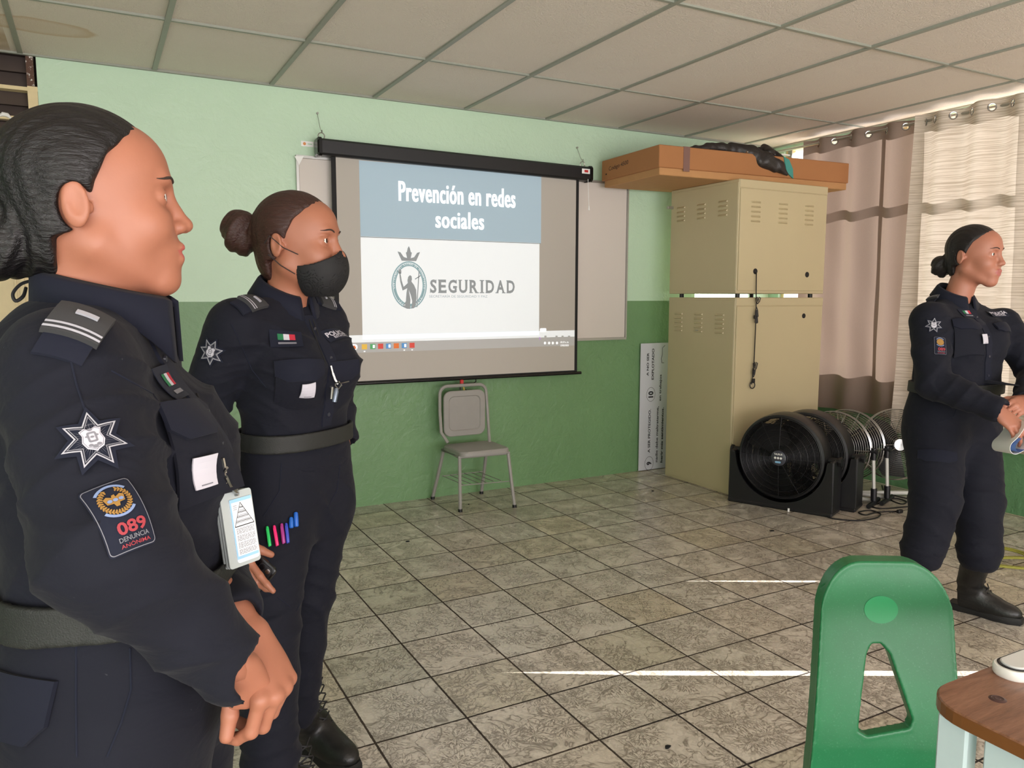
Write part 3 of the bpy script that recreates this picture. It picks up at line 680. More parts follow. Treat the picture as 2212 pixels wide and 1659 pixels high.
MB().cyl(*rot4([(3.1585, 4.575, BZ+.085), (3.1605, 4.575, BZ+.085)], BC, BA), .006, 10).build('punched_hole', M['ink'], bx)

# poster leaning in the corner
ps = thing('poster_board', (3.76, YW-.03, 0), 'white poster with sideways black lettering between the green wall and the cabinet', 'poster', absolute=True)
PY = YW-.022; pa = on_y(1387, 742, PY); pz1 = .985
MB().box((3.625, PY, .004), (3.99, PY+.006, pz1), None, .002).build('poster_sheet', M['poster'], ps)
m = MB()
def vtext(s_, x, z0, z1, h, bold=.0):       # reads upwards
    V, F_ = fit(text2d(s_, 1, 1, bold+.012), 0, 0, z1-z0, h); MB().add([(x-v, PY-.001, (z0+z1)/2+u) for u, v in V], F_, M['ink']).build('poster_lettering', None, ps)
def pxz(x, y): q = on_y(x, y, PY-.001); return q[0], q[2]
for s_, px, ya, yb_, h, b in (('A NO SER', 1399.5, 812, 762, .020, .012), ('EXPLOTADO', 1410.5, 820, 753, .022, .012), ('A SER PROTEGIDO.', 1402.5, 978, 884, .022, .012), ('nadie debe maltratarme,', 1419.5, 998, 878, .026, .008), ('en trabajos', 1427, 866, 809, .026, .008), ('herir mis sentimientos.', 1430, 999, 880, .022, .02)):
    a, b2 = pxz(px, ya), pxz(px, yb_); vtext(s_, (a[0]+b2[0])/2, a[1], b2[1], h, b)
for s_, px, py, w in (('10', 1406, 852, .050), ('9', 1402, 1001, .026)):
    q = pxz(px, py); V, F_ = fill2d([ellipse(q[0], q[1], .042, .055, 36), ellipse(q[0], q[1], .0395, .0525, 36)]); MB().add([(a, PY-.001, b) for a, b in V], F_, M['ink']).build('number_ring', None, ps)
    vtext(s_, q[0], q[1]-w/2, q[1]+w/2, .048, .03)
q = pxz(1432, 760); m.tube([(q[0]+.02, PY-.001, q[1]+.05), (q[0]-.005, PY-.001, q[1]+.03), (q[0]-.004, PY-.001, q[1]-.02), (q[0]-.014, PY-.001, q[1]-.05), (q[0]-.008, PY-.001, q[1]-.085), (q[0]+.012, PY-.001, q[1]-.085)], .002, 4, M['ink'])
m.build('drawn_outline', None, ps)
for z in (.45, .62, .76, .9): pass

# bag slumped over the box, with teal cloth and a paper
# ---------------------------------------------------------------- implicit surfaces -> meshes
def A3(*v): return np.array(v, float)
def sd_cap(P, a, b, ra, rb, fl=None):
    a = np.asarray(a, float); b = np.asarray(b, float); ab = b-a; L2 = max(1e-9, ab@ab)
    t = np.clip(((P-a)@ab)/L2, 0, 1); d = P-a-t[:, None]*ab
    if fl is not None:
        n, s = fl; c = d@n; d = d+np.outer(c*(1/s-1), n)
    return np.sqrt((d*d).sum(1))-(ra+(rb-ra)*t)
def sd_ell(P, c, r, ax=None):
    q = P-np.asarray(c, float)
    if ax is not None: q = q @ np.asarray(ax).T
    r = np.asarray(r, float); k = np.sqrt(((q/r)**2).sum(1)); k1 = np.sqrt(((q/(r*r))**2).sum(1))
    return k*(k-1)/np.maximum(k1, 1e-6)
def sd_loft(P, O, ax, tab, n=2.3, shift=None):
    q = (P-O) @ ax.T; z = q[:, 2]; T = np.array(tab, float); zz = np.linspace(T[0, 0], T[-1, 0], 90)
    def smp(c):
        v = np.interp(zz, T[:, 0], T[:, c]); k = np.hanning(11); k /= k.sum(); v = np.convolve(np.pad(v, 5, 'edge'), k, 'valid'); return np.interp(z, zz, v)
    cx, rf, rb, ry = smp(1), smp(2), smp(3), smp(4); x = q[:, 0]-cx; rx = np.where(x > 0, rf, rb); y = q[:, 1]
    if T.shape[1] > 5: y = y-smp(5)
    k = (np.abs(x/rx)**n+np.abs(y/ry)**n)**(1/n); d = (k-1)*np.minimum(rx, ry)
    dz = np.maximum(T[0, 0]-z, z-T[-1, 0]); m_ = 0.02; h = np.maximum(m_-np.abs(d-dz), 0)/m_
    return np.maximum(d, dz)+h*h*m_/4
def field(P, prims):
    F = None
    for pr_ in prims:
        kind, args, k = pr_[0], pr_[1], pr_[2]; op = pr_[3] if len(pr_) > 3 else '+'
        if kind == 'c': d = sd_cap(P, *args)
        elif kind == 'e': d = sd_ell(P, *args)
        elif kind == 'l': d = sd_loft(P, *args)
        else: d = args(P)
        if F is None: F = d; continue
        if op == '+': h = np.maximum(k-np.abs(F-d), 0)/k; F = np.minimum(F, d)-h*h*k/4
        elif op == '-': d = -d; h = np.maximum(k-np.abs(F-d), 0)/k; F = np.maximum(F, d)+h*h*k/4
        elif op == '&': h = np.maximum(k-np.abs(F-d), 0)/k; F = np.maximum(F, d)+h*h*k/4
    return F
def surf(prims, lo, hi, cell):
    lo = np.array(lo, float); hi = np.array(hi, float); n = np.maximum(2, np.ceil((hi-lo)/cell).astype(int)+1)
    xs = [lo[i]+np.arange(n[i])*cell for i in range(3)]
    G = np.empty(tuple(n), np.float32); YY, ZZ = np.meshgrid(xs[1], xs[2], indexing='ij'); step = max(1, int(400000//YY.size))
    for i in range(0, n[0], step):
        xx = xs[0][i:i+step]; P = np.empty((len(xx),)+YY.shape+(3,)); P[..., 0] = xx[:, None, None]; P[..., 1] = YY; P[..., 2] = ZZ
        G[i:i+step] = field(P.reshape(-1, 3), prims).reshape((len(xx),)+YY.shape)
    S = G < 0
    ca = np.zeros(tuple(n-1), bool); cc = np.zeros(tuple(n-1), np.int8)
    for dx in (0, 1):
        for dy in (0, 1):
            for dz in (0, 1): cc += S[dx:n[0]-1+dx, dy:n[1]-1+dy, dz:n[2]-1+dz]
    ca = (cc > 0) & (cc < 8); idx = np.full(tuple(n-1), -1, np.int64); cells = np.argwhere(ca); idx[ca] = np.arange(len(cells))
    acc = np.zeros((len(cells), 3)); cnt = np.zeros(len(cells)); corners = [(a, b, c) for a in (0, 1) for b in (0, 1) for c in (0, 1)]
    for a in corners:
        for b in corners:
            if sum(abs(a[i]-b[i]) for i in range(3)) != 1 or a > b: continue
            ga = G[cells[:, 0]+a[0], cells[:, 1]+a[1], cells[:, 2]+a[2]]; gb = G[cells[:, 0]+b[0], cells[:, 1]+b[1], cells[:, 2]+b[2]]
            cr = (ga < 0) != (gb < 0); t = np.where(cr, ga/np.where(cr, ga-gb, 1), 0)
            acc += np.where(cr[:, None], np.array(a)+t[:, None]*(np.array(b)-np.array(a)), 0); cnt += cr
    V = lo+(cells+acc/np.maximum(cnt, 1)[:, None])*cell; F = []
    for ax in range(3):
        o = [i for i in range(3) if i != ax]; s0 = [slice(None)]*3; s1 = [slice(None)]*3; s0[ax] = slice(0, -1); s1[ax] = slice(1, None)
        A_, B_ = S[tuple(s0)], S[tuple(s1)]; e = np.argwhere(A_ != B_); ok = (e[:, o[0]] > 0) & (e[:, o[1]] > 0) & (e[:, o[0]] < n[o[0]]-1) & (e[:, o[1]] < n[o[1]]-1); e = e[ok]
        flip = A_[tuple(e.T)]; q = []
        for d0, d1 in ((1, 1), (0, 1), (0, 0), (1, 0)):
            c = e.copy(); c[:, o[0]] -= d0; c[:, o[1]] -= d1; q.append(idx[tuple(c.T)])
        q = np.stack(q, 1)
        if ax == 1: flip = ~flip
        q = np.where(flip[:, None], q[:, ::-1], q) ; F.append(q[:, ::-1])
    F = np.concatenate(F); F = F[(F >= 0).all(1)]
    return V, F
def relax(V, F, it=1, w=0.5):
    E = np.concatenate([F[:, [i, (i+1) % 4]] for i in range(4)]); 
    for _ in range(it):
        a = np.zeros_like(V); c = np.zeros(len(V)); np.add.at(a, E[:, 0], V[E[:, 1]]); np.add.at(a, E[:, 1], V[E[:, 0]]); np.add.at(c, E[:, 0], 1); np.add.at(c, E[:, 1], 1)
        V = V*(1-w)+w*a/np.maximum(c, 1)[:, None]
    return V
def vnorm(V, F):
    n = np.cross(V[F[:, 2]]-V[F[:, 0]], V[F[:, 3]]-V[F[:, 1]]); N = np.zeros_like(V)
    for i in range(4): np.add.at(N, F[:, i], n)
    return N/np.maximum(1e-9, np.linalg.norm(N, axis=1))[:, None]
def sdf_obj(name, prims, lo, hi, cell, material, parent, disp=None, it=1, mats=None):
    V, F = surf(prims, lo, hi, cell); V = relax(V, F, it)
    if disp is not None: V = V+vnorm(V, F)*disp(V)[:, None]
    m = MB(); m.v = V.tolist(); m.f = F.tolist()
    if mats is None: return m.build(name, material, parent, smooth='all')
    ml, fn = mats; m.mats = ml; m.mi = fn(V[F].mean(1)).astype(int).tolist(); return m.build(name, None, parent, smooth='all')
def wav(P, d, f, ph=0.0, warp=1.0):
    d = np.asarray(d, float); w = warp*(np.sin(P[:, 0]*f*.45+1.3+ph)+np.sin(P[:, 1]*f*.38+2.1*ph)+np.sin(P[:, 2]*f*.41+.7)); return np.sin(P@d*f+ph+w)

# ================================================================ BAG ON THE BOX
def oy(x, y, Y): return on_y(x, y, Y)
bp = [(1490, 322, 4.04, .014), (1530, 319, 4.04, .030), (1580, 322, 4.02, .040), (1620, 330, 3.96, .046), (1655, 346, 3.915, .044), (1682, 360, 3.895, .036), (1700, 376, 3.885, .014)]
prims = []
for (x0, y0, Y0, r0), (x1, y1, Y1, r1) in zip(bp[:-1], bp[1:]): prims.append(('c', (oy(x0, y0, Y0), oy(x1, y1, Y1), r0, r1), .02))
prims += [('c', (oy(1650, 316, 4.1), oy(1690, 345, 3.93), .012, .022), .02), ('c', (oy(1560, 318, 4.12), oy(1655, 330, 4.08), .02, .03), .03), ('c', (oy(1640, 350, 3.925), oy(1672, 362, 3.905), .030, .026), .03), ('c', (oy(1650, 318, 4.1), oy(1662, 330, 4.0), .016, .03), .03)]
allp = np.array([p_[1][0] for p_ in prims]+[p_[1][1] for p_ in prims])
fold = lambda P: .0035*wav(P, (.5, .1, .9), 55, 0, .7)+.0018*wav(P, (.9, -.3, .3), 90, 1.7, .8)
bagt = thing('black_bag', tuple(oy(1600, 320, 4.02)), 'crumpled black bag slumped over the front edge of the cardboard box', 'bag', absolute=True)
sdf_obj('bag_body', prims, allp.min(0)-.06, allp.max(0)+.06, .005, M['bag'], bagt, fold)
q = oy(1613, 328, 3.90); MB().lathe([(.0001, -.012), (.006, -.010), (.008, 0)], q, 'y', 12).build('snap_button', M['chrome'], bagt, smooth=True)
a, b, c, d, e = oy(1693, 338, 3.90), oy(1705, 345, 3.895), oy(1713, 365, 3.885), oy(1714, 386, 3.885), oy(1700, 372, 3.885)
m = MB().add([a, b, c, d, e]+[tuple(np.array(p_)+(0, .008, 0)) for p_ in (a, b, c, d, e)], [(0, 4, 3, 2, 1), (5, 6, 7, 8, 9), (0, 1, 6, 5), (1, 2, 7, 6), (2, 3, 8, 7), (3, 4, 9, 8), (4, 0, 5, 9)])
tag(m.build('teal_cloth', M['teal']), 'teal cloth corner sticking out beside the black bag on the box', 'cloth')
a, b, c, d = oy(1703, 345, 3.905), oy(1716, 344, 3.905), oy(1717, 374, 3.90), oy(1705, 378, 3.90)
m = MB().add([a, b, c, d]+[tuple(np.array(p_)+(0, .003, 0)) for p_ in (a, b, c, d)], [(0, 3, 2, 1), (4, 5, 6, 7), (0, 1, 5, 4), (1, 2, 6, 5), (2, 3, 7, 6), (3, 0, 4, 7)])
tag(m.build('folded_paper', M['white']), 'folded white paper hanging over the cardboard box edge beside the teal cloth', 'paper')

# ================================================================ CURTAINS
XC = 4.845; ZR = 2.468
def curtain(name, material, ya, yb_, ztop, zbot, label, per=.29, amp=.040, y_eye=None, vis=True, gapA=None, gapB=None, drift=0.0, ph=0.0, XC=XC):
    t = thing(name, (XC, (ya+yb_)/2, zbot), label, 'curtain', 'curtains on the right wall', absolute=True)
    n = int(abs(ya-yb_)/.009); zs = list(np.linspace(zbot, ztop-.13, 46))+list(np.linspace(ztop-.13, ztop, 27))[1:]
    y0e = y_eye if y_eye is not None else ya-.05
    V, F = [], []; nz = len(zs)
    for i in range(n+1):
        u = i/n; yb0 = ya+(yb_-ya)*u
        for z in zs:
            h = (ztop-z)/(ztop-zbot); y = yb0+drift*h*(1-u)
            if gapA: y = max(min(y, ya-gapA(z)), yb_) if False else y-gapA(z)*(1-u)**6
            if gapB: y = y+gapB(z)*u**6
            k = 2*math.pi*(yb0-y0e)/per
            a = amp*(1-.35*h); x = XC+a*math.sin(k)+h*.012*math.sin(k*.5+1.0+ph)+.004*math.sin(z*9+u*30)*h+.02*h
            if vis and ztop > 0 and material == M['curtain_taupe'] and yb0 < 3.378: x = XC+.055+.003*math.sin(z*5)  # hidden tail added behind the cream curtain, blocks sun at the seam
            V.append((x, y+h*.010*math.sin(k*.37), z+.006*math.sin(k*.5)*(z > ztop-.01)))
    eyes = []; kk = 0
    while True:
        ye = y0e-kk*per/2; kk += 1
        if ye < yb_+.01: break
        if ye < ya: eyes.append((ye, kk % 2))
    P = np.array(V).reshape(n+1, nz, 3)
    for i in range(n):
        for j in range(nz-1):
            yc_, zc_ = (P[i, j, 1]+P[i+1, j, 1])/2, (zs[j]+zs[j+1])/2; skip = False
            if vis and zc_ > ztop-.1:
                for ye, s_ in eyes:
                    if ((yc_-ye)/.013)**2+((zc_-ZR)/.021)**2 < 1: skip = True
            if not skip: F.append((i*nz+j, (i+1)*nz+j, (i+1)*nz+j+1, i*nz+j+1))
    MB().add(V, F).build('cloth', material, t, smooth='all')
    if vis:
        for ye, s_ in eyes:
            sl = amp*2*math.pi/per*(1 if s_ else -1); ty = A3(sl, 1, 0)/math.hypot(sl, 1)
            pts = [A3(XC, ye, ZR)+.0215*(math.cos(a)*ty+math.sin(a)*A3(0, 0, 1)) for a in [2*math.pi*k/24 for k in range(24)]]
            MB().tube(pts, .0042, 6, closed=True).build('eyelet', M['chrome'], t, smooth=True)
    return t
curtain('taupe_curtain', M['curtain_taupe'], 4.33, 3.300, 2.512, .50, 'thin taupe curtain with a grey heading hanging beside the cabinets', per=.285, y_eye=4.187)
curtain('cream_curtain', M['curtain_cream'], 3.378, 2.20, 2.512, .405, 'cream curtain with fine horizontal slub lines hanging behind the standing officer', per=.24, amp=.034, y_eye=3.245, drift=.055, ph=1, XC=XC-.035)
tap = lambda z0: (lambda z: .034*min(1, max(0, (z0-z)/.30)))
curtain('cream_curtain', M['curtain_cream'], 2.19, 1.40, 2.512, .405, 'cream curtain outside the picture to the right', per=.24, vis=False, gapB=tap(1.22))
curtain('cream_curtain', M['curtain_cream'], 1.40, .37, 2.512, .405, 'second cream curtain outside the picture to the right', per=.24, vis=False, gapA=tap(1.22), gapB=tap(1.68))
curtain('cream_curtain', M['curtain_cream'], .37, -.596, 2.512, .405, 'third cream curtain outside the picture to the right', per=.24, vis=False, gapA=tap(1.68))
curtain('cream_curtain', M['curtain_cream'], -.596, -1.75, 2.512, .405, 'fourth cream curtain outside the picture to the right', per=.24, vis=False)
rod = thing('curtain_rod', (XC, 4.4, ZR), 'thin metal curtain rod running along the top of the right wall', 'curtain rod', absolute=True)
MB().tube([(XC, 4.70, ZR+.012), (XC, 1.0, ZR), (XC, -1.8, ZR)], .010, 12).build('rod', M['steel'], rod, smooth=True)
for y in (4.55, 1.37, -1.7): MB().box((XC-.006, y-.01, ZR-.02), (XR, y+.01, ZR-.008)).box((XR-.006, y-.02, ZR-.04), (XR, y+.02, ZR+.03)).build('bracket', M['steel'], rod)

# ================================================================ FANS
def fan_black(loc, rz, label):
    t = thing('floor_fan', loc, label, 'fan', 'black drum fans on the floor', rz=rz)
    R0, zc = .268, .332
    # local frame: the fan blows towards -y
    m = MB()
    prof = [(R0-.02, -.085), (R0, -.078), (R0+.006, -.05), (R0+.006, .06), (R0-.004, .085), (R0-.02, .09), (R0-.012, .06), (R0-.008, -.05), (R0-.02, -.085)]
    m.lathe(prof, (0, 0, zc), 'y', 56); m.build('drum', M['black_plastic'], t, smooth=True)
    m = MB()
    for k, r in enumerate(np.linspace(.055, R0-.012, 26)):
        dep = -.086-.030*(1-(r/R0)**2); m.torus((0, dep, zc), r, .0013 if k % 5 else .0024, 'y', 44, 4)
    for k in range(12):
        a = 2*math.pi*k/12; pts = [(r*math.cos(a), -.084-.030*(1-(r/R0)**2), zc+r*math.sin(a)) for r in np.linspace(.04, R0-.01, 7)]; m.tube(pts, .0018, 4)
    m.build('front_grille', M['black_plastic'], t)
    m = MB()
    for r in np.linspace(.06, R0-.02, 9): m.torus((0, .095, zc), r, .0018, 'y', 36, 4)
    for k in range(8): a = math.pi*k/8; m.cyl((-.25*math.cos(a), .095, zc-.25*math.sin(a)), (.25*math.cos(a), .095, zc+.25*math.sin(a)), .002, 4)
    m.build('rear_grille', M['black_plastic'], t)
    MB().lathe([(.0001, -.124), (.040, -.123), (.048, -.118), (.05, -.10)], (0, 0, zc), 'y', 32).build('hub_cap', mat('grey_hub_cap', (66, 68, 78), .3), t, smooth=True)
    m = MB(); V, F_ = fit(text2d('TAURUS', 1, 1, .03), 0, .026, .052, .012); m.add([(u, -.1252, zc+v) for u, v in V], F_, M['white'])
    for u in (-.018, 0, .018): m.lathe([(.0001, -.1262), (.0075, -.125)], (u, 0, zc+.002), 'y', 14, M['white'])
    V, F_ = fill2d([rrect(0, -.024, .036, .012, .005)]); m.add([(u, -.1252, zc+v) for u, v in V], F_, mat('pale_blue_print', (140, 190, 225), .5)); m.build('hub_badge', None, t)
    for k in range(3):
        m = MB(); n = 8; rings = []
        for i in range(n+1):
            r = .04+(R0-.075)*i/n; a = 2*math.pi*k/3+.5*i/n; w = .055+.045*math.sin(math.pi*i/n*.8)
            c = A3(r*math.cos(a), .02, r*math.sin(a)+zc); tn = A3(-math.sin(a), -.55, math.cos(a)); tn /= np.linalg.norm(tn); nn = A3(0, 1, 0)
            rings.append([c-tn*w-nn*.002, c+tn*w-nn*.002, c+tn*w+nn*.002, c-tn*w+nn*.002])
        m.loft(rings); m.build('blade', M['black_matte'], t, smooth=True)
    m = MB().cyl((0, -.02, zc), (0, .13, zc), .055, 24); m.build('motor', M['black_plastic'], t, smooth=True)
    # stand: low tray, front panel cut out round the drum, side posts with pivots
    out = [(-.325, .012), (.325, .012), (.325, .12), (.318, .335), (.290, .335)]
    arc_ = [((R0+.018)*math.cos(math.radians(a)), zc+(R0+.018)*math.sin(math.radians(a))) for a in range(-3, -178, -7)]
    poly = out+arc_+[(-.290, .335), (-.318, .335), (-.325, .12)]
    m = MB()
    V, F_ = fill2d([poly]); Ff = [tuple(f) for f in F_]
    for y in (-.095, .083):
        k0 = [(u, y, v) for u, v in V]; k1 = [(u, y+.012, v) for u, v in V]; m.add(k0, Ff); m.add(k1, [f[::-1] for f in Ff])
    n = len(poly)
    for y in (-.095, .083): m.loft([[(u, y, v) for u, v in poly], [(u, y+.012, v) for u, v in poly]], False)
    m.box((-.33, -.100, 0), (.33, .100, .028), None, .008); m.build('stand', M['black_plastic'], t)
    for s_ in (-1, 1):
        MB().box((s_*.300, -.094, .02), (s_*.328, .094, .345), None, .008).build('side_post', M['black_plastic'], t)
        MB().cyl((s_*.262, 0, zc), (s_*.34, 0, zc), .022, 16).cyl((s_*.335, 0, zc), (s_*.350, 0, zc), .030, 8).build('tilt_knob', M['black_plastic'], t, smooth=True)
    return t
ax = math.atan2(-.91, .41); f1 = (3.835, 3.475, 0)
fan_black(f1, ax, 'black drum floor fan at the front of the row, grey round badge at its centre')
f2 = None
t0 = [o for o in bpy.data.objects if o.name.startswith('floor_fan') and o.parent is None][0]
t2 = copy_tree(t0); t2.location = (4.055, 3.485, 0); t2.rotation_euler = (0, 0, ax+.02); t2['label'] = 'black drum floor fan half hidden behind the first black one'

def fan_chrome(loc, rz, label, tilt=0.0, R0=.235, zc=.35):
    t = thing('chrome_fan', loc, label, 'fan', 'chrome cage fans on the floor', rz=rz)
    Rt = lambda p: (p[0], p[1]*math.cos(tilt)-(p[2]-zc)*math.sin(tilt), zc+p[1]*math.sin(tilt)+(p[2]-zc)*math.cos(tilt))
    def put(m, name, material, smooth=True): m.v = [Rt(p) for p in m.v]; return m.build(name, material, t, smooth=smooth)
    for nm, s_ in (('front_cage', -1), ('rear_cage', 1)):
        m = MB(); m.torus((0, s_*.012, zc), R0, .0042, 'y', 52, 6)
        for r in np.linspace(.05, R0-.012, 15): m.torus((0, s_*(.016+.045*(1-(r/R0)**3)), zc), r, .0013, 'y', 44, 4)
        for k in range(10):
            a = 2*math.pi*k/10; m.tube([(r*math.cos(a), s_*(.014+.045*(1-(r/R0)**3)), zc+r*math.sin(a)) for r in np.linspace(.03, R0, 7)], .0022, 4)
        put(m, nm, M['chrome'])
    put(MB().lathe([(.0001, -.064), (.038, -.062), (.042, -.054)], (0, 0, zc), 'y', 24), 'hub_cap', M['chrome'])
    m = MB().cyl((0, .02, zc), (0, .105, zc), .052, 20).box((-.045, .06, zc+.02), (.045, .11, zc+.085), None, .01); put(m, 'motor', M['black_plastic'])
    for k in range(3):
        m = MB(); rings = []
        for i in range(7):
            r = .03+(R0-.05)*i/6; a = 2*math.pi*k/3+.45*i/6; w = .05+.03*math.sin(math.pi*i/6*.8); c = A3(r*math.cos(a), 0, r*math.sin(a)+zc)
            tn = A3(-math.sin(a), -.5, math.cos(a)); tn /= np.linalg.norm(tn); rings.append([c-tn*w-A3(0, .001, 0), c+tn*w-A3(0, .001, 0), c+tn*w+A3(0, .001, 0), c-tn*w+A3(0, .001, 0)])
        m.loft(rings); put(m, 'blade', M['black_plastic'])
    for s_ in (-1, 1):
        MB().cyl((s_*(R0), 0, zc), (s_*(R0+.04), 0, zc), .018, 14).cyl((s_*(R0+.018), .0, zc-.055), (s_*(R0+.018), .0, zc+.02), .017, 12).build('pivot_joint', M['black_plastic'], t, smooth=True)
        MB().tube([(s_*(R0+.018), 0, zc-.05), (s_*(R0+.03), 0, .10)], .0155, 8, flat=.7).build('side_tube', M['white_metal'], t, smooth=True)
        m = MB().tube([(s_*(R0+.03), 0, .11), (s_*(R0+.032), 0, .03)], .019, 10).tube([(s_*(R0+.032), -.12, .016), (s_*(R0+.032), .12, .016)], .015, 10); m.build('rubber_foot', M['black_plastic'], t, smooth=True)
    MB().tube([(-R0-.03, .03, .022), (R0+.03, .03, .022)], .014, 8).build('base_tube', M['white_metal'], t, smooth=True)
    return t
fan_chrome((4.265, 3.46, 0), ax-.02, 'chrome cage fan seen edge-on, next to the black fans')
tc = [o for o in bpy.data.objects if o.name.startswith('chrome_fan') and o.parent is None][0]
t4 = copy_tree(tc); t4.location = (4.415, 3.47, 0); t4.rotation_euler = (0, 0, ax-.06); t4['label'] = 'chrome cage fan seen edge-on, second of its kind from the black fans'
t5 = fan_chrome((4.62, 3.30, 0), -.50, 'chrome cage fan turned to face the room, beside the standing officer\'s legs', tilt=-.12, R0=.235, zc=.36)
t5.location = (4.665, 3.29, 0)
# cords on the floor
def floorpts(L, r=.0045): return [tuple(on_z(x, y, 0.0)+A3(0, 0, r+.0005)) for x, y in L]
def smooth_pts(P, n=6):
    P = np.array(P, float); out = []
    for i in range(len(P)-1):
        p0, p1, p2, p3 = P[max(0, i-1)], P[i], P[i+1], P[min(len(P)-1, i+2)]
        for k in range(n): t = k/n; out.append(.5*((2*p1)+(-p0+p2)*t+(2*p0-5*p1+4*p2-p3)*t*t+(-p0+3*p1-3*p2+p3)*t**3))
    out.append(P[-1]); return out
m = MB().tube(smooth_pts(floorpts([(1784, 1116), (1800, 1122), (1850, 1126), (1890, 1121), (1902, 1112), (1880, 1104), (1855, 1108), (1870, 1114), (1895, 1108), (1940, 1106)])), .0045, 6)
m.box(tuple(on_z(1935, 1108, 0.001)), tuple(on_z(1952, 1101, 0.022)), None, .004)
tag(m.build('fan_cable', M['cable_black'], smooth=True), 'black cable with a plug looping on the floor in front of the black fans', 'cable')
m = MB().tube(smooth_pts(floorpts([(1905, 1050), (1915, 1075), (1945, 1090), (1958, 1085), (1930, 1078), (1900, 1088), (1885, 1096), (1910, 1100), (1960, 1096), (1985, 1096)])), .0045, 6)
m.tube(smooth_pts(floorpts([(1900, 1062), (1925, 1070), (1958, 1078), (1985, 1082)])), .0045, 6)
tag(m.build('fan_cable', M['cable_black'], smooth=True), 'black cables tangled on the floor between the chrome fans and the officer\'s legs', 'cable')
m = MB()
for k, (a, b) in enumerate(((0, 0), (7, 5), (-4, 9))): m.tube(smooth_pts([p_+A3(0, 0, .008*k) for p_ in map(A3, *zip(*floorpts([(2145+a, 1180+b), (2200+a, 1192+b), (2250+a, 1215+b), (2230, 1228+b), (2170+a, 1224+b), (2140, 1217+b), (2160+a, 1206+b), (2230+a, 1206+b)])))]), .005, 6)
tag(m.build('extension_cord', M['cable_green'], smooth=True), 'yellow-green extension cord coiled on the floor beside the officer\'s boot', 'cord')
# litter on the tiles
rng = random.Random(8)
for (x, y, s_, c_, lab) in ((1668, 1147, .020, 'black_matte', 'small black scrap on the floor in front of the black fans'), (1410, 1061, .014, 'black_matte', 'small black scrap on the floor near the tall cabinet'), (881, 1170, .016, 'black_matte', 'black scrap on the floor left of the grey chair legs'),
                            (1442, 1615, .014, 'black_matte', 'black scrap on the floor near the bottom edge of the picture'), (1703, 1105, .010, 'white', 'white scrap on the floor right in front of the black fan'), (1012, 1090, .008, 'black_matte', 'tiny black scrap on the floor under the grey chair')):
    c = on_z(x, y, 0); pts = [(c[0]+s_*rng.uniform(.5, 1)*math.cos(a), c[1]+s_*rng.uniform(.3, .7)*math.sin(a)) for a in [2*math.pi*k/7 for k in range(7)]]
    tag(MB().prism(pts, .0005, .004 if c_ != 'white' else .02, 'xy').build('floor_scrap', M[c_]), lab, 'scrap')

